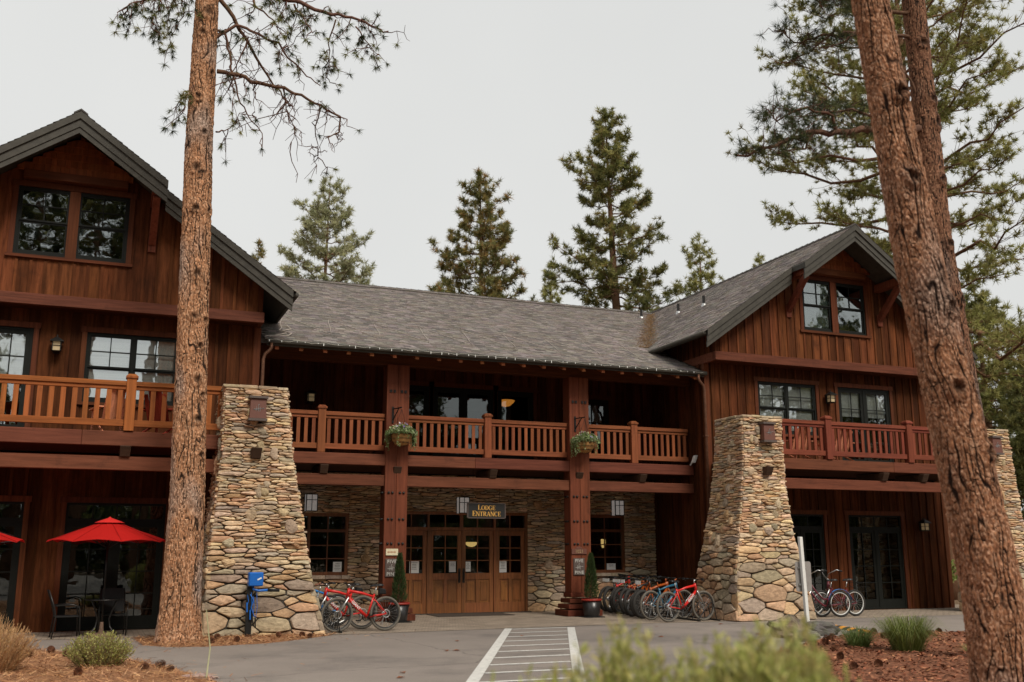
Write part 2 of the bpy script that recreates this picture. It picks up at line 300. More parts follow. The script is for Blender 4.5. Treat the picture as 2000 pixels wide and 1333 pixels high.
# ------------------------------------------------------------------ lodge
LODGE = wthing('lodge', 'brown two-storey timber lodge with two gabled wings, balconies and stone pillars', 'lodge', (0,0,0))
LX, RX = -8.2, 13.5           # ridge lines of the wings
WY = -.9; GY = -1.45; DY = -3.06; BY = 2.235
def cutz(z0, z1, ops, u0, u1):
    seg = [(z0, z1)]
    for (a, b, c, d) in ops:
        if a < u1-1e-4 and b > u0+1e-4:
            n = []
            for s, e in seg:
                if c > s: n.append((s, min(e, c)))
                if d < e: n.append((max(s, d), e))
            seg = [q for q in n if q[1]-q[0] > .01]
    return seg
def siding(name, mapf, u0, u1, zb, zt, ops=(), col=SID, w=.3, th=.14, bat=.065, batt=.03, seed=0, parent=None, batten=True):
    """vertical board-and-batten wall. mapf(u, d, z): d = outward distance. zb/zt numbers or functions of u."""
    r = random.Random(seed); mb = MB(); fb = zb if callable(zb) else (lambda u: zb); ft = zt if callable(zt) else (lambda u: zt)
    n0 = int(floor(u0/w)); cuts = {u0, u1}
    for i in range(n0, int(u1/w)+2):
        if u0 < i*w < u1: cuts.add(i*w)
    bcol = {}
    for (a, b, c, d) in ops:
        for q in (a, b):
            if u0 < q < u1: cuts.add(q)
    cs = sorted(cuts)
    for a, b in zip(cs, cs[1:]):
        if b-a < .004: continue
        k = floor((a+b)/2/w); c = bcol.setdefault(k, rc(col, .42, r)); off = r.uniform(-.004, .004)
        tops = min(ft(a), ft(b))
        for s, e in cutz(min(fb(a), fb(b)), max(ft(a), ft(b)), ops, a, b):
            top_is = e > tops - 1e-6
            ea, eb = (ft(a), ft(b)) if top_is else (e, e)
            bot_is = s <= max(fb(a), fb(b)) + 1e-6
            sa, sb = (fb(a), fb(b)) if bot_is else (s, s)
            mb.hexa([mapf(a, off, sa), mapf(b, off, sb), mapf(b, -th, sb), mapf(a, -th, sa), mapf(a, off, ea), mapf(b, off, eb), mapf(b, -th, eb), mapf(a, -th, ea)], c)
    if batten:
        for i in range(n0, int(u1/w)+2):
            u = i*w
            if not (u0+.05 < u < u1-.05): continue
            c = rc(col, .3, r)
            exp_ = [(a-.13, b+.13, c_-.12, d+.14) for a, b, c_, d in ops]; hb = bat/2
            for s, e in cutz(max(fb(u-hb), fb(u+hb)), min(ft(u-hb), ft(u+hb))-.005, exp_, u-hb, u+hb):
                mb.hexa([mapf(u-hb, batt, s), mapf(u+hb, batt, s), mapf(u+hb, 0, s), mapf(u-hb, 0, s), mapf(u-hb, batt, e), mapf(u+hb, batt, e), mapf(u+hb, 0, e), mapf(u-hb, 0, e)], c)
    return mb.build(name, 'siding', parent or LODGE)
def faceY(y): return lambda u, d, z: (u, y-d, z)
def faceX(x, sgn): return lambda u, d, z: (x+sgn*d, u, z)      # sgn -1: looks to -X

def window(x0, x1, z0, z1, y, kind='hung', sashes=2, glass='glass', blind=0, casing=.11, ccol=TRIM, fmat='frame', rows=2, cols=2, sill=True, transom=0, lower_rows=0, name='window', mull=.06, fcol=None, full=False):
    """framed opening in a wall that looks to -Y. sashes side by side, each double-hung (upper sash with muntins) or a glazed door"""
    f = MB(fcol or (.02,.02,.02)); fw_ = .055; yo = y-.005; yi = y+.07
    panes = []
    f.box(x0, x0+fw_, yo, yi, z0, z1); f.box(x1-fw_, x1, yo, yi, z0, z1)
    f.box(x0+fw_, x1-fw_, yo, yi, z1-fw_, z1); f.box(x0+fw_, x1-fw_, yo, yi, z0, z0+fw_)
    ax0, ax1, az0, az1 = x0+fw_, x1-fw_, z0+fw_, z1-fw_
    if transom:
        f.box(ax0, ax1, yo, yi, transom, transom+.09)
        n = max(2, int(round((ax1-ax0)/.5)))
        panes.append((ax0, ax1, transom+.09, az1))
        for i in range(1, n): xx = ax0+(ax1-ax0)*i/n; f.box(xx-.014, xx+.014, yo+.02, yi-.02, transom+.09, az1)
        az1 = transom
    sw = (ax1-ax0-mull*(sashes-1))/sashes
    for i in range(sashes):
        sx0 = ax0+i*(sw+mull); sx1 = sx0+sw
        if i: f.box(sx0-mull, sx0, yo, yi, az0, az1)
        if kind == 'hung':
            zm = (az0+az1)/2
            for (a, b, dy, grid) in ((zm, az1, 0, True), (az0, zm, .028, lower_rows > 0)):
                s = .045
                f.box(sx0, sx0+s, yo+.012+dy, yo+.04+dy, a, b); f.box(sx1-s, sx1, yo+.012+dy, yo+.04+dy, a, b)
                f.box(sx0+s, sx1-s, yo+.012+dy, yo+.04+dy, a, a+(.04 if grid else .07)); f.box(sx0+s, sx1-s, yo+.012+dy, yo+.04+dy, b-.04, b)
                panes.append((sx0+s, sx1-s, a+.04, b-.04, dy))
                if grid:
                    for k in range(1, cols): xx = sx0+s+(sw-2*s)*k/cols; f.box(xx-.012, xx+.012, yo+.008+dy, yo+.028+dy, a+.04, b-.04)
                    for k in range(1, rows): zz = a+.04+(b-a-.08)*k/rows; f.box(sx0+s, sx1-s, yo+.006+dy, yo+.026+dy, zz-.012, zz+.012)
        else:   # glazed door leaf
            s = .1; bz = az0+(.24 if not full else .12)
            f.box(sx0, sx0+s, yo+.015, yo+.055, az0, az1); f.box(sx1-s, sx1, yo+.015, yo+.055, az0, az1)
            f.box(sx0+s, sx1-s, yo+.015, yo+.055, az0, bz); f.box(sx0+s, sx1-s, yo+.015, yo+.055, az1-s, az1)
            panes.append((sx0+s, sx1-s, bz, az1-s, .01))
            for k in range(1, cols): xx = sx0+s+(sw-2*s)*k/cols; f.box(xx-.012, xx+.012, yo+.01, yo+.03, bz, az1-s)
            for k in range(1, rows): zz = bz+(az1-s-bz)*k/rows; f.box(sx0+s, sx1-s, yo+.008, yo+.028, zz-.012, zz+.012)
    o = f.build(name, fmat, LODGE)
    for p in panes:
        dy = p[4] if len(p) > 4 else 0; q = MB(); q.box(p[0]-.004, p[1]+.004, yo+.03+dy, yo+.034+dy, p[2]-.004, p[3]+.004); q.build('pane', glass, o)
    if casing:
        c = MB(ccol); cy0, cy1 = y-.042, y+.0
        c.box(x0-casing, x0, cy0, cy1, z0-(.0 if sill else 0), z1, rc(ccol)); c.box(x1, x1+casing, cy0, cy1, z0, z1, rc(ccol))
        c.box(x0-casing-.03, x1+casing+.03, cy0-.006, cy1, z1, z1+.13, rc(ccol)); c.build('casing', 'post', o)
        if sill: s = MB(ccol); s.box(x0-casing-.04, x1+casing+.04, cy0-.03, cy1, z0-.07, z0, rc(ccol)); s.build('sill', 'beam', o)
    if blind:
        b = MB((.6,.6,.56)); 
        for i in range(sashes):
            sx0 = ax0+i*(sw+mull); zb = az1-(az1-az0)*(blind if not isinstance(blind, (list, tuple)) else blind[i])
            b.box(sx0-.0, sx0+sw+.0, y+.1, y+.104, zb, az1)
        b.build('blind', 'blind', o)
    return o

def wing(cx, side, w2, door2, lan, g_ops, seed, wallL, wallR):
    """gabled wing: three storeys of board-and-batten. returns nothing"""
    s = lambda x: 11.44-.707*abs(x-cx)
    gl, gr = cx-4.386, cx+4.386
    gw = (cx-1.2, cx+1.19, 8.31, 9.93)
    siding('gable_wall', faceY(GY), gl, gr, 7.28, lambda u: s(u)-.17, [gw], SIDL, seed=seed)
    o = window(*gw[:2], *gw[2:], GY, sashes=2, blind=[.0, .0] if side < 0 else [.95, 0], mull=.22, glass='glass')
    mm = MB(TRIM); mm.box(cx-.118, cx+.11, GY-.035, GY-.006, 8.32, 9.92, rc(TRIM)); mm.build('mullion', 'post', o)
    b = MB(BEAM)            # band at the foot of the gable, its side returns and the soffit
    b.box(gl-.04, gr+.04, GY-.06, GY+.1, 7.165, 7.42, rc(BEAM)); b.box(gl-.04, gl+.08, GY+.1, 3.2, 7.165, 7.42, rc(BEAM)); b.box(gr-.08, gr+.04, GY+.1, 3.2, 7.165, 7.42, rc(BEAM))
    b.box(gl+.08, gr-.08, GY+.1, WY+.3, 7.19, 7.27, rc(SID)); b.build('band_beam', 'beam', LODGE, bevel=.008)
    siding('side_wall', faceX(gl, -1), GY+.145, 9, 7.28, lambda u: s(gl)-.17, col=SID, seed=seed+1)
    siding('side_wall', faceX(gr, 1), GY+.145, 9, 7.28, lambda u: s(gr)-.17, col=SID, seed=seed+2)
    siding('front_wall', faceY(WY), wallL, wallR, 4.0, 7.19, [w2, door2], SID, seed=seed+3)
    siding('front_wall', faceY(WY), wallL, wallR, .0, 3.9, g_ops, SID, seed=seed+4)
    siding('side_wall', faceX(wallL, -1), WY+.145, 9, 0, 7.19, col=SID, seed=seed+5)
    siding('side_wall', faceX(wallR, 1), WY+.145, 9, 0, 7.19, col=SID, seed=seed+6)
    for x in (wallL, wallR):
        k = -1 if x == wallL else 1; cb = MB(TRIM)
        cb.box(x-.07 if k < 0 else x-.09, x+.09 if k < 0 else x+.07, WY-.04, WY+.1, .0, 7.15, rc(TRIM)); cb.build('corner_board', 'post', LODGE)
    # pediment panel of shingles above the window, with its beam
    zb = 10.1; hw = (11.44-zb-.62)/.707
    p = MB(TRIM); r = random.Random(seed)
    z = zb+.16
    while z < 11.17:
        h = (11.44-.2-z)/.707; x = -h
        while x < h:
            x1 = min(h, x+r.uniform(.1,.22)); za = min(z+.19, 11.44-.2-.707*abs(x)); zb2 = min(z+.19, 11.44-.2-.707*abs(x1))
            if za > z and zb2 > z:
                y = GY-.2-r.uniform(0,.006); p.hexa([(cx+x+.003,y-.02,z),(cx+x1-.003,y-.02,z),(cx+x1-.003,y+.05,z),(cx+x+.003,y+.05,z),(cx+x+.003,y,za),(cx+x1-.003,y,zb2),(cx+x1-.003,y+.05,zb2),(cx+x+.003,y+.05,za)], rc((.21,.062,.022), .2, r))
            x = x1
        z += .17
    p.build('shingled_pediment', 'post', LODGE)
    p = MB(BEAM); p.box(cx-hw-.1, cx+hw+.1, GY-.24, GY-.001, zb-.02, zb+.17, rc(SIDL)); p.build('pediment_beam', 'beam', LODGE, bevel=.008)
    for k in (-1, 1):
        x = cx+k*1.74; b = MB(POST)
        b.box(x-.105, x+.105, -2.57, GY, 9.76, 10.0, rc(POST)); b.bar((x, -2.42, 9.74), (x, GY-.02, 8.87), .16, .17, rc(POST)); b.box(x-.09, x+.09, GY-.06, GY-.001, 8.65, 9.02, rc(POST))
        b.build('bracket', 'post', LODGE, bevel=.008)
    # roof: deep upper part on the brackets, lower part set back
    rf = MB((.06,.055,.045)); rk = MB()
    for k in (-1, 1):
        for (a, b, y0) in ((0, 1.96, -2.64), (1.96, 5.01, -2.03)):
            xa, xb = cx+k*a, cx+k*b; q = lambda x, t, y: (x, y, s(x)+t)
            X = (xa, xb) if k > 0 else (xb, xa)
            rf.hexa([q(X[0],-.16,y0+.05), q(X[1],-.16,y0+.05), q(X[1],-.16,10), q(X[0],-.16,10), q(X[0],-.01,y0+.05), q(X[1],-.01,y0+.05), q(X[1],-.01,10), q(X[0],-.01,10)])
            for (t0, t1, ya, yb) in ((-.17,.005,y0-.03,y0+.05), (-.36,-.15,y0+.01,y0+.049), (-.5,-.34,y0+.035,y0+.08)):
                rk.hexa([q(X[0],t0,ya), q(X[1],t0,ya), q(X[1],t0,yb), q(X[0],t0,yb), q(X[0],t1,ya), q(X[1],t1,ya), q(X[1],t1,yb), q(X[0],t1,yb)], rc((.06,.055,.045), .1))
    roof = rf.build('wing_roof', 'fascia', LODGE); rk.build('rake_board', 'fascia', roof)
    for k in (-1, 1):
        e0 = V((cx+k*5.07, -2.07, s(cx+5.07)-.01)); S = V((-k*.8165, 0, .5773))
        ys = 12.1; shingles('shingles', roof, e0, V((0,1,0)), S, S.cross(V((0,1,0)))*(k), ys, 6.2, seed+k+20, front=lambda sv: -.61 if sv > 3.8 else 0)
        g = MB(); g.tube([(cx+k*5.09, -2.0, s(cx+5.01)-.09), (cx+k*5.09, 10, s(cx+5.01)-.09)], .065, 8); g.build('gutter', 'fascia', roof, smooth=True)
    c = MB((.06,.055,.05))
    for i in range(45):
        y = -2.67+i*.28
        for k in (-1, 1): c.hexa([(cx, y, 11.46), (cx+k*.15, y, 11.46-.106), (cx+k*.15, y+.31, 11.445-.106), (cx, y+.31, 11.445), (cx, y, 11.50), (cx+k*.15, y, 11.50-.106), (cx+k*.15, y+.31, 11.475-.106), (cx, y+.31, 11.475)], rc((.075,.068,.062), .2))
    c.build('ridge_cap', 'shingle', roof)

SHG = [(.21,.187,.172), (.25,.217,.20), (.165,.148,.138), (.225,.19,.166), (.28,.245,.226)]
def shingles(name, parent, O, E, S, N, L, W, seed, front=None, skip=None):
    r = random.Random(seed); mb = MB(); n = int(W/.15)
    if N.z < 0: N = -N
    for j in range(n):
        s0 = j*.15; e = (front(s0) if front else 0) - r.uniform(0,.2)
        while e < L:
            w_ = r.choice((.14,.2,.26,.3)); e1 = min(e+w_, L); ea = max(e, front(s0) if front else 0)
            if e1 > ea+.02 and not (skip and skip(ea, s0)):
                d = r.choice((0,0,.012,-.012)); t = .02+r.uniform(0,.01); a = O+E*(ea+.003)+S*(s0-d); b = O+E*(e1-.003)+S*(s0-d); u = S*(.21+d)
                mb.add([a+N*t, b+N*t, b+u+N*.006, a+u+N*.006, a, b], ((0,1,2,3),(4,5,1,0)), rc(r.choice(SHG), .16, r))
            e = e1
    return mb.build(name, 'shingle', parent)

W2L, D2L, W2R, D2R = (-7.71,-5.65,5.1,6.74), (-9.74,-8.84,4.22,6.74), (10.89,13.02,5.17,6.74), (13.86,15.9,4.22,6.74)
G1L, G0L, G0R, G1R = (-7.83,-5.71,.02,2.81), (-9.83,-8.69,.02,2.81), (11.39,13.02,.02,2.81), (13.93,15.97,.02,2.81)
wing(LX, -1, W2L, D2L, -8.33, [G1L, G0L], 100, LX-4.3, -3.82)
wing(RX, 1, W2R, D2R, 13.45, [G0R, G1R], 200, 9.1, 17.75)
window(*W2L, WY, blind=[.95,.95], glass='glass_clear'); window(*D2L, WY, kind='door', sashes=1, rows=4, cols=2, blind=.5, sill=False, name='balcony_door', glass='glass_clear')
window(*W2R, WY, blind=[.95,.95], glass='glass_clear'); window(*D2R, WY, kind='door', sashes=2, rows=4, cols=2, sill=False, blind=[.35,.35], name='balcony_door', glass='glass_clear')
for q_, n_ in ((G1L,2),(G1R,2),(G0L,1),(G0R,2)): window(*q_, WY, kind='door', sashes=n_, rows=4, cols=2, sill=False, transom=2.37, glass='glass_dark', name='patio_door')

# centre block: roof
CE, CZ, SL = -.95, 6.9, .4263     # eave y, z and slope
cs = lambda y: CZ+SL*(y-CE)
rf = MB((.06,.05,.04))
for (y0_, a0, b0, y1_, a1, b1) in ((CE, -3.75, 9.05, 1.4, -3.75, 9.05), (1.4, -3.75, 9.05, 9.7, -8.2, 13.5)): rf.hexa([(a0,y0_,cs(y0_)-.12),(b0,y0_,cs(y0_)-.12),(b1,y1_,cs(y1_)-.12),(a1,y1_,cs(y1_)-.12),(a0,y0_,cs(y0_)),(b0,y0_,cs(y0_)),(b1,y1_,cs(y1_)),(a1,y1_,cs(y1_))])
rf.hexa([(-8.2,9.7,cs(9.7)-.12),(13.5,9.7,cs(9.7)-.12),(13.5,15,cs(9.7)-2.4),(-8.2,15,cs(9.7)-2.4),(-8.2,9.7,cs(9.7)-.001),(13.5,9.7,cs(9.7)-.001),(13.5,15,cs(9.7)-2.28),(-8.2,15,cs(9.7)-2.28)])
CROOF = rf.build('centre_roof', 'interior', LODGE)
S = V((0,.9199,.3922))
shingles('shingles', CROOF, V((-4.1,CE-.05,CZ-.02)), V((1,0,0)), S, V((0,-.392,.92)), 17.8, 11.6, 31, skip=lambda e, s: (e-4.1) > (8.75 if s < 2.3 else 7.5+s*.5547) or (e-4.1) < (-3.72 if s < 2.6 else -2.4-s*.5547))
c = MB()
for i in range(64):
    x = -4.2+i*.28; c.hexa([(x,9.53,cs(9.53)+.015),(x+.31,9.53,cs(9.53)+.005),(x+.31,9.85,cs(9.53)),(x,9.85,cs(9.53)),(x,9.55,cs(9.55)+.045),(x+.31,9.55,cs(9.55)+.03),(x+.31,9.85,cs(9.55)+.05),(x,9.85,cs(9.55)+.06)], rc((.06,.055,.05), .2))
c.build('ridge_cap', 'shingle', CROOF)
g = MB(); g.tube([(-3.6,CE-.07,CZ-.07),(9.06,CE-.07,CZ-.07)], .06, 8); g.box(-3.6,9.0,CE-.02,CE+.02,CZ-.17,CZ-.02); g.build('gutter', 'fascia', CROOF)
for i in range(21):
    x = -3.35+i*.605; y0 = CE+.03; f = MB(RAF); q = lambda y, t: cs(y)+t
    f.hexa([(x-.05,y0,q(y0,-.26)),(x+.05,y0,q(y0,-.26)),(x+.05,1.0,q(1.0,-.26)),(x-.05,1.0,q(1.0,-.26)),(x-.05,y0,q(y0,-.125)),(x+.05,y0,q(y0,-.125)),(x+.05,1.0,q(1.0,-.125)),(x-.05,1.0,q(1.0,-.125))], rc(RAF)); f.build('rafter_tail', 'post', CROOF)
hb = MB(BEAM); hb.box(-3.8, 9.05, -.12, .12, 6.6, 6.92, rc(SID)); hb.build('header_beam', 'beam', LODGE, bevel=.008)
for x, y in ((12.1,8.1),):
    p = MB((.03,.03,.03)); p.tube([(x,y,cs(y)-.05),(x,y,cs(y)+.34)], .05, 10); v = p.build('vent_pipe', 'metal', CROOF); f = MB(); f.lathe([(.1,cs(y)-.05),(.085,cs(y)+.03),(.055,cs(y)+.06)], x, y, 12); f.build('flashing', 'steel', v)
wr = [o for o in LODGE.children if o.name.startswith('wing_roof')][1]
for x, y in ((11.68,4.67),(11.28,2.38)):
    z = 11.44-.707*abs(x-RX); p = MB((.03,.03,.03)); p.tube([(x,y,z-.05),(x,y,z+.34)], .05, 10); v = p.build('vent_pipe', 'metal', wr); f = MB(); f.lathe([(.1,z-.07),(.085,z+.04),(.055,z+.07)], x, y, 12); f.build('flashing', 'steel', v)

# centre block: upper wall, deck, posts
OPS2 = [(.5,1.6,4.25,6.5),(1.72,3.62,4.25,6.5),(3.74,4.92,4.25,6.5),(6.35,7.5,4.22,6.4)]
siding('upper_wall', faceY(BY), -3.8, 9.08, 4.22, lambda u: 7.95, OPS2, (.085,.025,.011), seed=51)
window(.5,1.6,4.25,6.5,BY, kind='door', sashes=1, rows=1, cols=1, sill=False, glass='glass_dark', name='upper_window')
window(1.72,3.62,4.25,6.5,BY, kind='door', sashes=2, rows=1, cols=1, sill=False, glass='glass_dark', name='upper_window')
window(3.74,4.92,4.25,6.5,BY, kind='door', sashes=1, rows=1, cols=1, sill=False, glass='glass_dark', name='upper_window')
window(6.35,7.5,4.22,6.4,BY, kind='door', sashes=1, rows=3, cols=2, sill=False, glass='glass_dark', name='balcony_door')
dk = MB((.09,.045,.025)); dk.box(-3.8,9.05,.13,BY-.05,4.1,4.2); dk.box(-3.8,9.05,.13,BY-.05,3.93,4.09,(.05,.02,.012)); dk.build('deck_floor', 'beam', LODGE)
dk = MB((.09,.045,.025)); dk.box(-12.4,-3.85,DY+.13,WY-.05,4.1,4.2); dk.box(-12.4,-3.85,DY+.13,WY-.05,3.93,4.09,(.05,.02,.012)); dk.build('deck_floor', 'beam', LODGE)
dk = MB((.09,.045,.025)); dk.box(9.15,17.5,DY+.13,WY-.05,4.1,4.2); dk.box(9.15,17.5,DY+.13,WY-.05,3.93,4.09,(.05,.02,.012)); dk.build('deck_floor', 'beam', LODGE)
def beamx(name, x0, x1, y0, y1, z0, z1, col, cuts=()):
    b = MB(col); xs = [x0, *cuts, x1]
    for a, c_ in zip(xs, xs[1:]): b.box(a+.002, c_-.002, y0, y1, z0, z1, rc(col, .12))
    return b.build(name, 'beam', LODGE, bevel=.01)
beamx('deck_beam', -3.78, 9.07, -.12, .12, 3.93, 4.22, BEAM, (2.2,))
beamx('deck_beam', -12.4, -4.62, DY, DY+.13, 3.91, 4.22, BEAM, (-7.6,))
beamx('deck_beam', 9.62, 17.4, DY, DY+.13, 3.93, 4.22, BEAM, (13.9,))
for a, b in ((-3.78,-.3),(.3,5.02),(5.62,9.06)): beamx('lower_beam', a, b, -.1, .12, 3.4, 3.68, BEAM)
beamx('lower_beam', -12.4, -4.62, DY+.02, DY+.16, 3.4, 3.69, BEAM); beamx('lower_beam', 9.65, 17.4, DY+.02, DY+.16, 3.4, 3.68, BEAM)
beamx('cross_beam', 9.2, 9.6, -1.5, -1.3, 3.93, 4.2, BEAM)
JX = [(-1.91,-.16),(.02,-.16),(2.71,-.16),(5.3,-.16),(7.33,-.16),(-6.73,DY-.06),(-4.1,-3.72),(9.1,-3.74),(13.5,DY-.06),(14.95,DY-.06)]
for x, y in JX:
    j = MB((.06,.034,.022)); j.hexa([(x-.1,y+.03,3.68),(x+.1,y+.03,3.68),(x+.1,y+1.1,3.68),(x-.1,y+1.1,3.68),(x-.11,y-.08,3.905),(x+.11,y-.08,3.905),(x+.11,y+1.1,3.905),(x-.11,y+1.1,3.905)]); j.build('joist_end', 'beam', LODGE, bevel=.012)
for px in (0, 5.32):
    p = MB(POST); p.box(px-.305, px-.003, -.155, .28, .62, 6.62, rc(POST, .08)); p.box(px+.003, px+.305, -.155, .28, .62, 6.62, rc(POST, .08))
    for k in range(4): h = .34+.06*k; p.box(px-h, px+h, -.155-(h-.3), .28+(h-.3), .5-.15*k if k < 3 else .008, .62-.15*k-(0.002), rc((.12,.034,.018), .15))
    po = p.build('timber_post', 'post', LODGE, bevel=.008)
    for z in (3.23,2.55,1.93,5.9):
        for dx in (-.2,-.1,.1,.2):
            b = MB((.02,.018,.016)); c_ = (px+dx, -.155, z)
            if z > 5: b.frust(px+dx, 0, 0, 0, .03, .03); b = MB((.02,.018,.016)); b.box(px+dx-.03,px+dx+.03,-.18,-.154,z-.035,z+.035)
            else:
                b.tube([(px+dx,-.15,z),(px+dx,-.175,z),(px+dx,-.19,z),(px+dx,-.197,z)], [.034,.034,.024,.005], 10)
            b.build('bolt', 'metal', po, smooth=z < 5)
        if z < 5:
            for dy in (.0, .14): b = MB(); b.tube([(px-.3,dy,z),(px-.345,dy,z)], .03, 8); b.build('bolt', 'metal', po)

def balustrade(x0, x1, y, col, newels, step=.2, bw=.088):
    t = MB(col); xs = [x0]+[v for n in newels for v in (n-.1, n+.1)]+[x1]
    for a, b in zip(xs[::2], xs[1::2]):
        t.box(a, b, y-.07, y+.07, 5.2, 5.3, rc(col, .1)); t.box(a, b, y-.035, y+.035, 5.12, 5.2, rc(col, .1)); t.box(a, b, y-.045, y+.045, 4.33, 4.47, rc(col, .1))
    o = t.build('balustrade', 'beam', LODGE, bevel=.006)
    for n in newels:
        p = MB(col); p.box(n-.1, n+.1, y-.11, y+.09, 4.23, 5.34, rc(col, .1)); p.box(n-.125, n+.125, y-.135, y+.115, 5.36, 5.41, rc(col, .1)); p.box(n-.108, n+.108, y-.118, y+.098, 5.34, 5.36, rc(col, .1)); p.frust(n, y-.01, 5.41, 5.46, .118, .07, rc(col, .1)); p.build('newel_post', 'post', o, bevel=.006)
    for a, b in zip(xs[::2], xs[1::2]):
        k = max(1, int(round((b-a)/step))); st = (b-a)/k
        for i in range(k):
            x = a+st*(i+.5); p = MB(col); p.box(x-bw/2, x+bw/2, y-.02, y+.02, 4.47, 5.12, rc(col, .16)); p.build('baluster', 'post', o)
balustrade(-3.45,-.31,.05,RAILC,[-1.98]); balustrade(.31,5.01,.05,RAILC,[2.6]); balustrade(5.63,8.98,.05,RAILC,[7.15])
balustrade(-12.3,-4.72,DY+.07,RAILL,[-11.6,-6.7],.225,.1); balustrade(9.66,17.3,DY+.07,RAILR,[11.65,14.55],.215,.09)

# interior: floors and back walls so the rooms behind the glass are closed
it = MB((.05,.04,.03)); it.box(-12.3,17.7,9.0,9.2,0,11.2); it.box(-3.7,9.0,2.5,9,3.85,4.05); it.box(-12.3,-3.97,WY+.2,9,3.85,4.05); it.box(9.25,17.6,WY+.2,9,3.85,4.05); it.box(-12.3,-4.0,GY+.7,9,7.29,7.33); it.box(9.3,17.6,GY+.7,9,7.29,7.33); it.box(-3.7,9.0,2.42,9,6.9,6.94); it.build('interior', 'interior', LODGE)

# ------------------------------------------------------------------ stonework
PAL = [(.64,.455,.285), (.58,.41,.25), (.52,.385,.26), (.67,.50,.335), (.56,.35,.20), (.47,.355,.24), (.47,.285,.165), (.43,.35,.26)]
PALB = [(.42,.32,.215), (.47,.345,.22), (.36,.285,.20), (.52,.345,.205), (.33,.265,.19), (.47,.29,.165)]
def clip(poly, nx, ny, d):      # keep nx*x+ny*y <= d
    out = []
    for i in range(len(poly)):
        a, b = poly[i-1], poly[i]; da = nx*a[0]+ny*a[1]-d; db = nx*b[0]+ny*b[1]-d
        if (da > 0) != (db > 0): t = da/(da-db); out.append((a[0]+(b[0]-a[0])*t, a[1]+(b[1]-a[1])*t))
        if db <= 0: out.append(b)
    return out
def stone_patch(mb, P, W, H, seed, zthin=1.25, ru=.19, rbig=.33, h=.045, jut=.02, over=.0, dark=1.0, boulders=0, z0=0.0, kthin=5.2):
    """irregular ledge stones above zthin, boulders below. P(u, v, d) -> world point, u in [0,W], v in [0,H]"""
    r = random.Random(seed)
    zt = zthin-z0
    def G(v):       # warp: thin courses above, rounder stones below
        b = .5; k0, k1 = 1.15, kthin
        t = (v-zt)/b; sp = b*(math.log(1+exp(min(40, t)))) if t < 40 else v-zt
        return k0*v + (k1-k0)*sp
    GH = G(H); tab = [(G(H*i/200), H*i/200) for i in range(201)]
    def Gi(q):
        lo, hi = 0, 200
        if q <= tab[0][0]: return tab[0][1]+(q-tab[0][0])/1.15
        if q >= tab[-1][0]: return tab[-1][1]+(q-tab[-1][0])/kthin
        while hi-lo > 1:
            mid = (lo+hi)//2
            if tab[mid][0] > q: hi = mid
            else: lo = mid
        (a, va), (b, vb) = tab[lo], tab[hi]; return va+(vb-va)*(q-a)/(b-a)
    gz = G(zt)
    def rad(q): t = 1/(1+exp(-(q-gz)/.8)); return rbig*(1-t)+ru*t
    S = []
    for _ in range(int(W*GH*160)+500):
        x, q = r.uniform(-.02, W+.02), r.uniform(-.02, GH+.02); rr = rad(q)*r.choice((.55,.7,.85,1,1.15,1.4))
        if all((x-a)**2+(q-b)**2 > ((rr+c)/2)**2*1.15 for a, b, c in S if abs(q-b) < 1): S.append((x, q, rr))
    for i, (x, q, rr) in enumerate(S):
        poly = [(-over, G(0)), (W+over, G(0)), (W+over, GH), (-over, GH)]
        nb = sorted(((a-x)**2+(b-q)**2, a, b, c) for a, b, c in S if (a, b) != (x, q) and abs(b-q) < 2.2 and abs(a-x) < 2.2)[:22]
        for d2, a, b, c in nb:
            dx, dy = a-x, b-q; d = (d2 + rr*rr*.5 - c*c*.5)/2; poly = clip(poly, dx, dy, dx*x+dy*q+d)
            if len(poly) < 3: break
        if len(poly) < 3: continue
        pts = [(a, Gi(b)) for a, b in poly]
        stone(mb, P, pts, r, h*r.uniform(.6,1.35), jut, dark, q < gz+.2)
    for _ in range(boulders):
        bx, bz = r.uniform(.15, W-.15), r.uniform(zt+.2, H-.3); a, b = r.uniform(.1,.17), r.uniform(.1,.18); n = 9
        pts = [(bx+a*cos(2*pi*k/n)*r.uniform(.75,1.15), bz+b*sin(2*pi*k/n)*r.uniform(.75,1.15)) for k in range(n)]
        stone(mb, P, pts, r, h*1.7, .03, dark, True, .006)
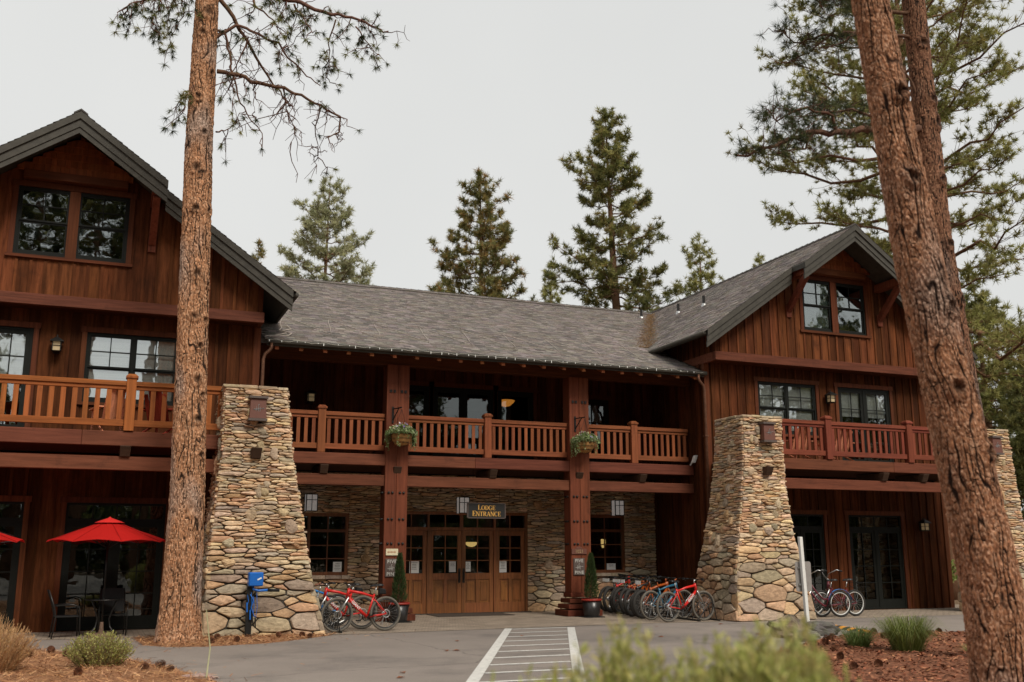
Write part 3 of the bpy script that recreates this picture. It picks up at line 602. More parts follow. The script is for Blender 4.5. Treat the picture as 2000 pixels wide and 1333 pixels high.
def stone(mb, P, pts, r, h, jut, dark, big, gap=.014):
    # remove tiny edges, round the corners, inset
    q = [p for i, p in enumerate(pts) if (p[0]-pts[i-1][0])**2+(p[1]-pts[i-1][1])**2 > .012**2]
    if len(q) < 3: return
    cx = sum(p[0] for p in q)/len(q); cy = sum(p[1] for p in q)/len(q)
    c2 = []
    for i in range(len(q)):
        a, b = q[i-1], q[i]; k_ = .12 if big else .2; c2 += [(a[0]*(1-k_)+b[0]*k_, a[1]*(1-k_)+b[1]*k_), (a[0]*k_+b[0]*(1-k_), a[1]*k_+b[1]*(1-k_))]
    ext = max(.03, sum(sqrt((p[0]-cx)**2+(p[1]-cy)**2) for p in c2)/len(c2))
    def ins(p, d): 
        L = sqrt((p[0]-cx)**2+(p[1]-cy)**2)+1e-6; k = max(.25, 1-d/L); return (cx+(p[0]-cx)*k, cy+(p[1]-cy)*k)
    ys = [p[1] for p in c2]; hgt = max(ys)-min(ys)
    gp = min(gap, hgt*.11)
    c2 = [ins(p, gp*r.uniform(.6,1.6)) for p in c2]
    j = r.uniform(-jut, jut); tx, ty = r.uniform(-.12,.12), r.uniform(-.15,.1)
    col = rc(r.choice(PALB if big else PAL), .22, r); col = tuple(v*dark for v in col)
    n = len(c2); o = len(mb.v)
    lv = [(c2, lambda p: -.06), (c2, lambda p: max(.002, h*.55+j)), ([ins(p, min(.022, hgt*.16)) for p in c2], lambda p: max(.006, h*.93+j+(p[0]-cx)*tx+(p[1]-cy)*ty+r.uniform(-.006,.006))), ([ins(p, ext*.5) for p in c2], lambda p: h*1.08+j+(p[0]-cx)*tx+(p[1]-cy)*ty+r.uniform(-.007,.007))]
    for ring, f in lv:
        for p in ring: mb.v.append(tuple(P(p[0], p[1], f(p))))
    mb.v.append(tuple(P(cx, cy, h*1.1+j)))
    for L in range(3):
        for k in range(n): mb.f.append((o+L*n+k, o+L*n+(k+1)%n, o+(L+1)*n+(k+1)%n, o+(L+1)*n+k)); mb.c.append(col)
    for k in range(n): mb.f.append((o+3*n+k, o+3*n+(k+1)%n, o+4*n)); mb.c.append(col)

def interp(tab, v):
    for (a, x), (b, y) in zip(tab, tab[1:]):
        if v <= b: t = max(0, (v-a)/(b-a)); return x+(y-x)*t
    return tab[-1][1]
def pillar(cx, cy, seed, profL, profR, profF, profB, H=5.34, zt=1.25):
    """battered square pillar; prof*: (z, half width) to the left, right, front and back of (cx, cy)"""
    L = lambda z: cx-interp(profL, z); Rr = lambda z: cx+interp(profR, z); F = lambda z: cy-interp(profF, z); B = lambda z: cy+interp(profB, z)
    mb = MB(); W = 2*1.0
    corners = {'f': (lambda z: (L(z), F(z)), lambda z: (Rr(z), F(z)), (0,-1)), 'r': (lambda z: (Rr(z), F(z)), lambda z: (Rr(z), B(z)), (1,0)), 'l': (lambda z: (L(z), B(z)), lambda z: (L(z), F(z)), (-1,0)), 'b': (lambda z: (Rr(z), B(z)), lambda z: (L(z), B(z)), (0,1))}
    for key, (A, Bf, nrm) in corners.items():
        wm = [sqrt((Bf(z)[0]-A(z)[0])**2+(Bf(z)[1]-A(z)[1])**2) for z in (0,2.5,5)]; W = sum(wm)/3
        def P(u, v, d, A=A, Bf=Bf, nrm=nrm, W=W):
            a, b = A(v), Bf(v); t = u/W; wob = .018*noise.noise((v*2.3, seed*7.7, t*3)); return (a[0]+(b[0]-a[0])*t+nrm[0]*(d+wob), a[1]+(b[1]-a[1])*t+nrm[1]*(d+wob), v)
        stone_patch(mb, P, W, H-.13, seed*10+ord(key), over=.035, h=.055, boulders=15 if key in 'fl' else 6, ru=.30, rbig=.37, zthin=zt)
    o = mb.build('stone_pillar', 'stone', LODGE)
    core = MB((.05,.042,.034)); zs = [0,.6,1.2,1.8,2.6,3.4,4.4,H-.1]
    for a, b in zip(zs, zs[1:]):
        g = .012; core.hexa([(L(a)+g,F(a)+g,a),(Rr(a)-g,F(a)+g,a),(Rr(a)-g,B(a)-g,a),(L(a)+g,B(a)-g,a),(L(b)+g,F(b)+g,b),(Rr(b)-g,F(b)+g,b),(Rr(b)-g,B(b)-g,b),(L(b)+g,B(b)-g,b)])
    core.build('mortar', 'mortar', o)
    cap = MB(); r = random.Random(seed); z = H-.12; e = .05; x0, x1, y0, y1 = L(z)-e, Rr(z)+e, F(z)-e, B(z)+e
    cap.box(x0+.08, x1-.08, y0+.08, y1-.08, z+.005, z+.055, (.3,.25,.18))
    for (a, b, fx) in ((x0, x1, lambda t: (t, y0, 0)), (x0, x1, lambda t: (t, y1, 1)), (y0, y1, lambda t: (x0, t, 2)), (y0, y1, lambda t: (x1, t, 3))):
        t = a
        while t < b-.02:
            w_ = min(r.uniform(.25,.5), b-t); p = fx(t); k = p[2]; j = [r.uniform(-.015,.015) for _ in range(8)]; c = rc((.40,.30,.20), .25, r); th = r.uniform(.045,.075); zz = z+r.uniform(-.012,.014); dd = .35
            if k < 2: ya, yb = (y0+j[0], y0+dd) if k == 0 else (y1-dd, y1+j[0]); cap.hexa([(t+.004,ya+j[1],zz),(t+w_-.004,ya+j[2],zz),(t+w_-.004,yb,zz),(t+.004,yb,zz),(t+.01,ya+j[3]+.01,zz+th),(t+w_-.01,ya+j[4]+.01,zz+th+j[5]*.6),(t+w_-.01,yb,zz+th),(t+.01,yb,zz+th)], c)
            else:
                xa, xb = (x0+j[0], x0+dd-.02) if k == 2 else (x1-dd+.02, x1+j[0]); cap.hexa([(xa+j[1],t+.004,zz+.003),(xb,t+.004,zz+.003),(xb,t+w_-.004,zz+.003),(xa+j[2],t+w_-.004,zz+.003),(xa+j[3],t+.01,zz+th-.004),(xb,t+.01,zz+th-.004),(xb,t+w_-.01,zz+th-.004),(xa+j[4],t+w_-.01,zz+th-.004)], c)
            t += w_
    cap.build('capstone', 'stone', o, bevel=.012)
    return o
pillar(-4.16, -2.85, 3, [(0,.82),(1.5,.80),(3,.66),(3.9,.60),(5.4,.62)], [(0,1.62),(.95,1.36),(2.1,1.14),(3.7,.85),(5.4,.64)], [(0,1.05),(1,.92),(2.2,.78),(3.7,.68),(5.4,.62)], [(0,1.0),(2.2,.8),(5.4,.62)])
pillar(9.12, -2.85, 4, [(0,1.3),(1.3,1.15),(2.8,.82),(4.2,.62),(5.4,.58)], [(0,1.02),(1.16,.88),(2.1,.68),(3.4,.58),(5.4,.60)], [(0,1.05),(1,.92),(2.2,.78),(3.7,.68),(5.4,.62)], [(0,1.0),(2.2,.8),(5.4,.62)], zt=1.75)
pillar(17.3, -2.85, 5, [(0,.72),(1.3,.68),(2.8,.60),(5.4,.56)], [(0,1.05),(1.16,.92),(2.8,.74),(5.4,.58)], [(0,.9),(1,.8),(2.2,.72),(3.7,.66),(5.4,.62)], [(0,.45),(2.2,.45),(5.4,.5)])

# stone ground-floor wall round the entrance
sw = MB(); bk = MB((.05,.042,.034))
for i, (x0, x1, z0, z1) in enumerate(((-3.78,-2.45,0,3.9),(-2.45,-.68,0,1.0),(-2.45,-.68,2.78,3.9),(-.68,.58,0,3.9),(.58,4.7,2.86,3.9),(4.7,6.28,0,3.9),(6.28,7.95,0,1.0),(6.28,7.95,2.84,3.9),(7.95,9.05,0,3.9))):
    stone_patch(sw, lambda u, v, d, x0=x0, z0=z0: (x0+u, BY-d, z0+v), x1-x0, z1-z0, 900+i, zthin=.9, z0=z0, ru=.33, rbig=.42, h=.05, jut=.02, over=.012, boulders=3 if z1-z0 > 2 else 0)
    bk.box(x0, x1, BY+.012, BY+.2, z0, z1)
so_ = sw.build('stone_wall', 'stone', LODGE); bk.build('mortar', 'mortar', so_)
sl = MB()
for a, b, z in ((-2.55,-.6,1.0),(6.2,8.02,1.0)):
    x = a
    sl = MB()
    while x < b-.05: w_ = min(random.uniform(.35,.6), b-x); sl.box(x+.004, x+w_-.004, BY-.12+random.uniform(-.015,.015), BY+.1, z, z+.1, rc((.40,.32,.23))); x += w_
    sl.build('stone_sill', 'stone', LODGE, bevel=.01)
WD = (.16,.055,.02)
def wood_window(x0, x1, z0, z1, split):
    f = MB(WD); y = BY; s = .09
    f.box(x0,x0+s,y-.03,y+.1,z0,z1,rc(WD)); f.box(x1-s,x1,y-.03,y+.1,z0,z1,rc(WD)); f.box(x0+s,x1-s,y-.03,y+.1,z0,z0+s,rc(WD)); f.box(x0+s,x1-s,y-.03,y+.1,z1-s,z1,rc(WD))
    zt = z1-.52; f.box(x0+s,x1-s,y-.03,y+.1,zt,zt+.08,rc(WD)); cols = [(x0+s, split-.04), (split+.04, x1-s)] if split else [(x0+s, x1-s)]
    if split: f.box(split-.04,split+.04,y-.028,y+.1,z0+s,zt,rc(WD)); f.box(split-.04,split+.04,y-.028,y+.1,zt+.08,z1-s,rc(WD))
    o = None; pn = []
    for a, b in cols:
        n = 2 if b-a > .5 else 1
        for k in range(1, n): xx = a+(b-a)*k/n; f.box(xx-.014,xx+.014,y-.01,y+.03,z0+s,zt); f.box(xx-.014,xx+.014,y-.01,y+.03,zt+.08,z1-s)
        for k in range(1, 3): zz = z0+s+(zt-z0-s)*k/3; f.box(a,b,y-.008,y+.028,zz-.014,zz+.014)
        pn += [(a,b,z0+s,zt),(a,b,zt+.08,z1-s)]
    o = f.build('lobby_window', 'door', LODGE)
    for a, b, c, d in pn: q = MB(); q.box(a-.005,b+.005,y+.04,y+.045,c-.005,d+.005); q.build('pane', 'glass_dark', o)
wood_window(-2.45,-.68,1.1,2.78,-1.78); wood_window(6.28,7.95,1.1,2.84,6.66)
# entrance
f = MB(DOOR); y = BY
for a, b in ((.58,.66),(1.6,1.66),(3.63,3.69),(4.62,4.7)): f.box(a,b,y-.05,y+.12,0.01,2.78,rc((.2,.07,.022)))
f.box(.58,4.7,y-.055,y+.12,2.78,2.86,rc((.2,.07,.022)))
for a, b in ((.66,1.6),(1.66,3.63),(3.69,4.62)):
    f.box(a,b,y-.045,y+.1,2.335,2.42,rc((.2,.07,.022))); n = 4 if b-a > 1.2 else 2
    for k in range(1,n): xx = a+(b-a)*k/n; ww = .05 if n == 4 and k == 2 else .014; f.box(xx-ww,xx+ww,y+.0,y+.04,2.42,2.78,rc((.2,.07,.022)))
EN = f.build('entrance_frame', 'door', LODGE)
for a, b in ((.66,1.6),(1.66,3.63),(3.69,4.62)): q = MB(); q.box(a,b,y+.05,y+.055,2.42,2.78); q.build('pane', 'glass_dark', EN)
for i, (a, b) in enumerate(((.665,1.595),(1.665,2.64),(2.65,3.625),(3.695,4.615))):
    f = MB(DOOR); s = .12; z1 = 2.33
    f.box(a,a+s,y-.02,y+.03,.015,z1,rc(DOOR,.15)); f.box(b-s,b,y-.02,y+.03,.015,z1,rc(DOOR,.15)); f.box(a+s,b-s,y-.02,y+.03,.015,.3,rc(DOOR,.15)); f.box(a+s,b-s,y-.02,y+.03,.95,1.13,rc(DOOR,.15)); f.box(a+s,b-s,y-.02,y+.03,2.19,z1,rc(DOOR,.15))
    mid = (a+b)/2; f.box(mid-.05,mid+.05,y-.02,y+.03,.3,.95,rc(DOOR,.15))
    for c, d in ((a+s,mid-.05),(mid+.05,b-s)):
        f.box(c,d,y+.005,y+.02,.3,.95,rc((.2,.075,.022),.2)); f.box(c+.05,d-.05,y-.008,y+.005,.36,.89,rc((.24,.09,.026),.2))
    f.box(mid-.013,mid+.013,y-.012,y+.02,1.13,2.19,rc(DOOR))
    for k in (1,2): zz = 1.13+1.06*k/3; f.box(a+s,b-s,y-.01,y+.018,zz-.013,zz+.013,rc(DOOR))
    d = f.build('door', 'door', LODGE, bevel=.004)
    q = MB(); q.box(a+s-.004,b-s+.004,y+.02,y+.025,1.126,2.194); q.build('pane', 'glass_dark', d)
    if i in (1,2):
        hx = b-.06 if i == 1 else a+.06; h = MB(); h.box(hx-.035,hx+.035,y-.03,y-.021,.86,1.26); h.tube([(hx,y-.03,.92),(hx,y-.085,.94),(hx,y-.085,1.16),(hx,y-.03,1.18)], .012, 6); h.build('handle', 'metal', d)
    if i in (0,3):
        pass
st = MB((.2,.17,.14)); st.box(.5,4.78,BY-.13,BY-.06,.007,.03); st.build('threshold', 'mortar', LODGE)

# downspouts
def downspout(pts, label):
    d = MB(); d.tube(pts, .045, 8); o = d.build('downspout', 'copper', LODGE, smooth=True)
    for z in (5.0, 2.0):
        s = MB(); p = pts[-1]; s.box(p[0]-.06,p[0]+.06,p[1]-.06,p[1]+.07,z-.02,z+.02); s.build('strap', 'copper', o)
downspout([(-3.5,-1.02,6.8),(-3.5,-1.02,6.66),(-3.54,-1.02,6.6),(-3.64,-1.01,6.5),(-3.68,-1.01,6.36),(-3.68,-1.01,.05)], '')
downspout([(8.78,-1.02,6.8),(8.78,-1.02,6.66),(8.82,-1.02,6.58),(8.93,-1.01,6.48),(8.97,-1.0,6.34),(8.97,-1.0,.05)], '')

# ------------------------------------------------------------------ trees
def bark_trunk(name, parent, axis, H, seed, nth=96, z0=0, dz=.03, plate=.12, depth=.024, cols=((.39,.19,.098),(.27,.13,.066),(.47,.265,.155)), fis=(.035,.02,.013), knots=(), flare=0, fine_to=None):
    """axis(z) -> (x, y, r). plates of bark between dark fissures are modelled in the mesh"""
    r = random.Random(seed); mb = MB(); zs = []; z = z0; nf = int(round(2*pi*axis(2)[2]/plate))
    while z < H: zs.append(z); z += dz if (fine_to is None or z < fine_to) else dz*6
    zs.append(H); n = len(zs); vals = []
    for z in zs:
        x, y, rr = axis(z)
        for k in range(nth):
            a = 2*pi*k/nth; ca, sa = cos(a), sin(a); px, py = ca*rr/plate, sa*rr/plate; zz = z/plate
            w1 = noise.noise((px*.55+seed, py*.55, zz*.16)); w2 = noise.noise((px*.9, py*.9+seed, zz*.3+7)); w3 = noise.noise((px*2.0+5, py*2.0, zz*.8))
            th = k/nth; f1 = abs(sin(pi*(nf*th+1.5*w1+.35*w2+.12*w3))); f2 = abs(sin(pi*(round(nf*1.55)*th-1.7*w2+.6*w1+.2*w3)))
            f3 = abs(noise.noise((px*.7, py*.7+5, zz*.9+.8*w2)))
            m1 = max(.1, min(1, noise.noise((px*.6, py*.6+11, zz*.22))*1.5+.75)); m2 = max(0, min(1, noise.noise((px*.8+4, py*.8, zz*.35))*2+.5)); m3 = max(0, min(1, noise.noise((px*.9+14, py*.9, zz*.4))*2.2+.25))
            e = 1-max((1-min(1, f1*1.75))*m1, (1-min(1, f2*1.7))*m2*.85, (1-min(1, f3*7))*m3*.7); e = max(0, e); e = e*e*(3-2*e)
            sc = noise.noise((px*5.5, py*5.5, zz*2.6+seed)); lay = noise.noise((px*2.1+3, py*2.1, zz*1.0)); q_ = floor(lay*5+sc*1.2)/5
            hh = e*depth*(.75+.55*q_) + sc*depth*.16 + noise.noise((ca*1.3, sa*1.3, z*.7+seed))*rr*.05
            kn = 0
            for (kz, ka, kr) in knots:
                dd = sqrt(((z-kz)/1.15)**2+(rr*((a-ka+pi)%(2*pi)-pi))**2)/kr
                if dd < 1.6: hh += .035*exp(-(dd-.75)**2*6) - .022*exp(-dd*dd*5); kn = max(kn, exp(-dd*dd*2.2))
            mb.v.append((x+ca*(rr+hh-depth*.6), y+sa*(rr+hh-depth*.6), z)); cell = int(floor(q_*5)) % 3
            vals.append((e, cell, sc, kn))
    for i in range(n-1):
        for k in range(nth):
            mb.f.append((i*nth+k, i*nth+(k+1)%nth, (i+1)*nth+(k+1)%nth, (i+1)*nth+k)); e, c, sc, kn = vals[i*nth+k]; b = cols[c]; t = max(0, min(1, (e-.25)/.5)); u = 1+sc*.75
            t *= 1-kn*.85; g_ = max(0, min(.6, noise.noise((mb.v[i*nth+k][0]*2.2, mb.v[i*nth+k][1]*2.2, mb.v[i*nth+k][2]*.9))*1.2-.15)); gr_ = (b[0]+b[1]+b[2])/3*1.05; mb.c.append(tuple(fis[j]+((b[j]*(1-g_)+gr_*g_*(1.1,1,.92)[j])*u-fis[j])*t for j in range(3)))
    return mb.build(name, 'bark', parent)
def tuft(mb, c, d, n, L, wd, r, pal, spread=1.0, droop=0):
    c = V(c); d = V(d).normalized(); col0 = r.choice(pal); k0 = r.uniform(.7,1.25)
    for _ in range(n):
        v = (d*r.uniform(.1,1.0) + V((r.gauss(0,1), r.gauss(0,1), r.gauss(0,1)))*.62*spread); v.z -= droop
        v = v.normalized()*L*r.uniform(.65,1.1); s = v.cross(V((r.gauss(0,1), r.gauss(0,1), r.gauss(0,1)))).normalized()*wd*.5; b = c+v*.06
        k = k0*r.uniform(.8,1.2); mb.tri(b-s, b+s, c+v, (col0[0]*k, col0[1]*k, col0[2]*k))
GREENS = [(.17,.18,.058), (.22,.22,.075), (.13,.145,.05), (.28,.26,.09), (.19,.19,.07)]
OLIVE = [(.27,.225,.078), (.34,.26,.09), (.20,.19,.068), (.38,.24,.09), (.24,.225,.085)]
DEEP = [(.045,.06,.026), (.06,.075,.03), (.075,.09,.035), (.09,.10,.04)]
PALE_HAZE = [(.38,.38,.20), (.44,.43,.24), (.32,.33,.18), (.42,.40,.25)]  # distance haze put into the needle colours of the farthest pine
LIME = [(.28,.275,.085), (.34,.33,.11), (.23,.23,.07), (.38,.35,.13)]
def wig(p, q, n, r, amp):
    p, q = V(p), V(q); L = (q-p).length; out = [p]
    for i in range(1, n): t = i/n; out.append(p.lerp(q, t) + V((r.gauss(0,1), r.gauss(0,1), r.gauss(0,1)))*amp*L)
    return out+[q]
def pine(name, label, x, y, H, z0, Rmax, seed, pal, r0=.3, lean=(0,0), group='pines behind the lodge', tufts=14, L=.30, wd=.035, dens=1.0, prof=None, sag=.1, dz=.42, barkc=(.16,.085,.05), zvis=0, base=-.1, gaps=.1, twigs=1.0):
    r = random.Random(seed); T = wthing(name, label, 'tree', (x, y, 0), group)
    ax = lambda z: V((x+lean[0]*(z/H)+.12*noise.noise((z*.15, seed, 0)), y+lean[1]*(z/H)+.12*noise.noise((z*.15, seed, 9)), z))
    rad = lambda z: max(.012, r0*(1-(z-base)/(H-base))**.85)
    t = MB(barkc); zs = [base+(H-base)*i/26 for i in range(27)]; t.tube([ax(z) for z in zs], [rad(z) for z in zs], 12, barkc); c = MB()
    prof = prof or (lambda u: (1-u)**.75*(.55+.45*min(1, u*5)))
    z = z0; ph = r.uniform(0, 6)
    while z < H-.15:
        u = (z-z0)/(H-z0); nb = r.choice((3,4,4,5)) if u < .85 else 3
        for b in range(nb):
            if r.random() < gaps: continue
            ph += 2.4+r.uniform(-.3,.3); Lb = Rmax*prof(u)*r.uniform(.6,1.12)*(1+.55*noise.noise((cos(ph)*1.1+seed*.37, sin(ph)*1.1, z*.4+.5)))+.1; rise = (-.28+u*.85)*r.uniform(.6,1.4); d = V((cos(ph), sin(ph), rise)).normalized(); p0 = ax(z+r.uniform(-.15,.15)); pts = [p0]; k = 6
            for i in range(1, k+1): s = i/k; pts.append(p0+d*Lb*s+V((0,0,-sag*Lb*sin(s*pi*.8)+.16*Lb*s*s))+V((r.gauss(0,1), r.gauss(0,1), r.gauss(0,1)))*.03*Lb)
            br = min(rad(z)*.5, .012+.016*Lb); t.tube(pts, [br*(1-.8*i/k) for i in range(k+1)], 5, rc(barkc, .2, r), cap=False)
            nt_ = max(3, int(Lb*5.2*dens*twigs))
            for j in range(nt_):
                s = r.uniform(.22 if u < .8 else .05, 1)**.8; i = min(k-1, int(s*k)); p = pts[i].lerp(pts[i+1], s*k-i); bd = (pts[i+1]-pts[i]).normalized(); sd_ = bd.cross(V((0,0,1))).normalized()*r.choice((-1,1)); tl = Lb*r.uniform(.14,.32)*(1.15-s*.5)
                e = p+(bd*r.uniform(.3,.9)+sd_*r.uniform(.2,1)+V((0,0,r.uniform(-.1,.6)))).normalized()*tl; t.tube([p, (p+e)/2+V((0,0,-.04*tl)), e], [.011,.009,.006], 3, barkc, cap=False); dd = e-p
                for q in range(r.choice((1,2,2,3)) if dens > .6 else r.choice((1,1,2))): tuft(c, p.lerp(e, 1-q*.3)+V((r.gauss(0,.05), r.gauss(0,.05), r.gauss(0,.05))), dd+V((0,0,.25*tl)), tufts, L*r.uniform(.8,1.15), wd, r, pal)
            tuft(c, pts[-1], pts[-1]-pts[-2], tufts, L, wd, r, pal)
        z += dz*r.uniform(.7,1.3)
    for q in range(3): tuft(c, ax(H-.1*q), (0,0,1), tufts, L, wd, r, pal)
    t.build('trunk', 'bark', T, smooth=True); c.build('crown', 'needles', T); return T
pine('pine_tree', 'pale hazy pine beside the left gable, farthest of the row behind the lodge', 4.3, 32, 24.1, 9, 5.6, 11, PALE_HAZE, .32, tufts=14, L=.36, wd=.05, dens=1.2, twigs=1.1)
pine('pine_tree', 'olive brown pine of medium height above the middle of the long roof', 10.6, 22, 21.6, 8, 5.0, 12, OLIVE+GREENS[:2], .3, lean=(-.2,0), tufts=18, L=.34, wd=.042, dens=1.7, gaps=.1)
pine('pine_tree', 'tallest dark green pine above the right end of the long roof', 16.9, 18, 24.4, 9, 3.9, 13, GREENS+LIME+OLIVE[:2], .42, lean=(-1.1,0), tufts=19, L=.33, wd=.045, dens=1.75, prof=lambda u: (.62+.38*(1-abs(u-.32)/.68))*(1-u)**.42, gaps=.12)
pine('pine_tree', 'small open-crowned pine between the tallest pine and the right gable roof', 26.5, 26, 21.3, 9, 4.0, 14, LIME, .26, tufts=14, L=.36, wd=.05, dens=1.0)
pine('pine_tree', 'short narrow young pine showing between two larger ones above the roof ridge', 18, 30, 19.5, 8, 2.1, 15, LIME, .2, tufts=14, L=.34, wd=.05, dens=1.3)
pine('pine_tree', 'pine whose tip just tops the right gable roof slope', 30.9, 26, 20.5, 10, 1.6, 16, LIME, .2, tufts=12, L=.3, wd=.045, dens=1)
pine('pine_tree', 'pine whose tip just shows over the left roof edge by the long ridge', -.4, 26, 17.7, 10, 1.3, 17, OLIVE, .2, tufts=12, L=.3, wd=.045, dens=1)
pine('pine_tree', 'large open pine with long bare-stemmed limbs behind the two right trunks', 22.5, 4.0, 30, 9.4, 6.8, 18, LIME+LIME+OLIVE[:1], .4, group=None, tufts=28, L=.28, wd=.036, dens=1.45, dz=.62, prof=lambda u: (.85+.15*u)*(1-u)**.25, sag=.04, gaps=.2, twigs=1.0)
pine('pine_tree', 'dense green pine standing past the right end of the lodge', 37.2, 15, 16.8, 2.0, 4.6, 19, LIME+GREENS, .35, group='pines past the right end of the lodge', tufts=16, L=.4, wd=.06, dens=1.6)
pine('pine_tree', 'lower pine at the right picture edge beyond the far stone pillar', 33.3, 8, 12.6, 1.0, 4.2, 20, GREENS, .35, group='pines past the right end of the lodge', tufts=16, L=.4, wd=.06, dens=1.5)
pine('pine_tree', 'darker back pine between the two right trunks and the far stone pillar', 44, 25, 18, 2.0, 5.4, 21, GREENS+DEEP, .35, group='pines past the right end of the lodge', tufts=16, L=.45, wd=.07, dens=1.5)

# the three near trunks
def near_tree(label, axis, H, seed, limbs, tuftspec, knots=(), crown=None, group=None, **kw):
    x, y, _ = axis(0); T = wthing('pine_tree', label, 'tree', (x, y, 0), group); t = bark_trunk('trunk', T, axis, H, seed, knots=knots, **kw)
    r = random.Random(seed); b = MB((.13,.075,.05)); c = MB()
    for li, (pts, r0, ntw, nd, kind) in enumerate(limbs):
        yo = r.uniform(-.5,.5) if kind != 'flat' else 0; P = []
        for i, p in enumerate(pts): P.append(V((p[0], p[1]+yo*i/len(pts)*1.6 if li else p[1], p[2])))
        P2 = [P[0]]
        for a, d in zip(P, P[1:]):
            for q in (1/3, 2/3, 1): P2.append(a.lerp(d, q)+(V((r.gauss(0,1), r.gauss(0,1), r.gauss(0,1)))*.022 if q < 1 else V((0,0,0))))
        n = len(P2); b.tube(P2, [r0*(1-.78*i/(n-1)) for i in range(n)], 7, rc((.14,.075,.05), .2, r), cap=False)
        for j in range(ntw):
            s = r.uniform(tuftspec['from'], 1); i = min(n-2, int(s*(n-1))); p = P2[i].lerp(P2[i+1], s*(n-1)-i); L = r.uniform(*tuftspec['tw']); g = tuftspec['droop']
            e = p+V((r.gauss(0,.5), r.gauss(0,.5), r.gauss(-g,.45)))*L; mid = (p+e)/2+V((r.gauss(0,.12), r.gauss(0,.12), r.gauss(.06,.1)))*L
            m1 = (p+mid)/2+V((r.gauss(0,.07), r.gauss(0,.07), r.gauss(0,.07)))*L; m2 = (e+mid)/2+V((r.gauss(0,.07), r.gauss(0,.07), r.gauss(0,.07)))*L
            b.tube([p, m1, mid, m2, e], [tuftspec['r'],tuftspec['r']*.85,tuftspec['r']*.7,tuftspec['r']*.55,tuftspec['r']*.4], 4, rc((.12,.06,.045), .2, r), cap=False)
            for q in range(r.choice((1,2,3))):
                a = r.choice((m1, mid, m2)); e2 = a+V((r.gauss(0,.5), r.gauss(0,.5), r.gauss(-g,.5)))*L*.45; mm = (a+e2)/2+V((r.gauss(0,.1), r.gauss(0,.1), r.gauss(0,.1)))*L*.5
                b.tube([a, mm, e2], [tuftspec['r']*.6,tuftspec['r']*.5,tuftspec['r']*.35], 3, (.11,.055,.04), cap=False)
                if r.random() < nd: tuft(c, e2, e2-mm, tuftspec['n'], tuftspec['L'], tuftspec['w'], r, tuftspec['pal'], .9, tuftspec.get('hang', 0))
            if r.random() < nd: tuft(c, e, e-m2, tuftspec['n'], tuftspec['L'], tuftspec['w'], r, tuftspec['pal'], .9, tuftspec.get('hang', 0))
    if crown:
        z0, Rm = crown; z = z0; ph = 0
        while z < H-.3:
            u = (z-z0)/(H-z0); x_, y_, rr = axis(z)
            for k in range(3):
                ph += 2.4; Lb = Rm*(1-u)**.6*r.uniform(.6,1.1); d = V((cos(ph), sin(ph), -.1+u*.7)); p0 = V((x_, y_, z)); pts = [p0+d*Lb*s/5+V((0,0,.02*Lb*s))+V((r.gauss(0,.05), r.gauss(0,.05), r.gauss(0,.05))) for s in range(6)]; b.tube(pts, [.05-.008*s for s in range(6)], 5, cap=False)
                for j in range(int(Lb*7)):
                    q = pts[r.randint(2,5)]+V((r.gauss(0,.3), r.gauss(0,.3), r.gauss(.1,.25))); tuft(c, q, d+V((0,0,.4)), 14, .24, .03, r, tuftspec['pal'])
            z += .55
    b.build('limbs', 'bark', T, smooth=True); c.build('crown', 'needles', T); return T
def axis_tab(tab):
    def f(z):
        for a, b in zip(tab, tab[1:]):
            if z <= b[0]: t = max(0, (z-a[0])/(b[0]-a[0])); return tuple(a[i]+(b[i]-a[i])*t for i in (1,2,3))
        return tab[-1][1:]
    return f
YT = -4.7
def off(pts): return [(x, y, z) for x, y, z in pts]
LL = [[(-5.68,12.62),(-5.43,12.89),(-5.15,13.13),(-4.84,13.06),(-4.2,12.9),(-3.98,12.56),(-3.55,12.2),(-3.23,12.03)],
 [(-5.52,13.67),(-5.12,13.19),(-4.87,12.91),(-4.51,12.39),(-4.05,11.92),(-3.8,11.63)],
 [(-5.49,11.96),(-5.05,11.95),(-4.62,11.83),(-4.04,11.81),(-3.66,11.69),(-3.21,11.51),(-2.78,11.28),(-2.8,10.91),(-3.11,10.71)],
 [(-5.55,12.92),(-5.36,12.86),(-5.24,12.43),(-5.15,11.97),(-5.03,11.49),(-4.81,11.09),(-4.46,10.68),(-4.43,10.15)],
 [(-5.62,13.87),(-4.82,13.94),(-4.31,13.93),(-3.9,13.91),(-3.47,13.75),(-2.94,13.73),(-2.47,13.65),(-2.1,13.51),(-1.8,13.45)],
 [(-4.87,12.91),(-5.07,12.28),(-5.04,12.03)],[(-4.04,11.81),(-3.96,11.38),(-3.74,10.98),(-3.85,10.49)],[(-3.21,11.51),(-3.26,10.91),(-3.13,10.38)],
 [(-5.9,13.9),(-6.0,13.68),(-6.28,13.5),(-6.68,13.27),(-6.98,13.13),(-7.36,12.87),(-7.58,12.57)],[(-6.6,13.9),(-6.72,13.41),(-6.76,13.07),(-6.86,12.79),(-6.95,12.24)],[(-6.28,13.7),(-6.31,13.5),(-6.25,13.14),(-6.48,12.62),(-6.49,12.33)],
 [(-5.43,10.56),(-5.24,10.7),(-4.94,11.14)],[(-5.9,11.5),(-6.01,11.31),(-6.12,11.01),(-6.13,10.69)],[(-4.62,11.83),(-4.67,11.48),(-4.62,11.2)],
 [(-4.82,13.9),(-4.74,13.61),(-4.35,13.35),(-4.02,12.74)],[(-3.9,13.91),(-3.7,13.45),(-3.55,12.99)],[(-2.94,13.73),(-3.06,13.2),(-2.98,12.76),(-3.04,12.44)],[(-2.47,13.65),(-2.28,13.28),(-1.94,12.88)]]
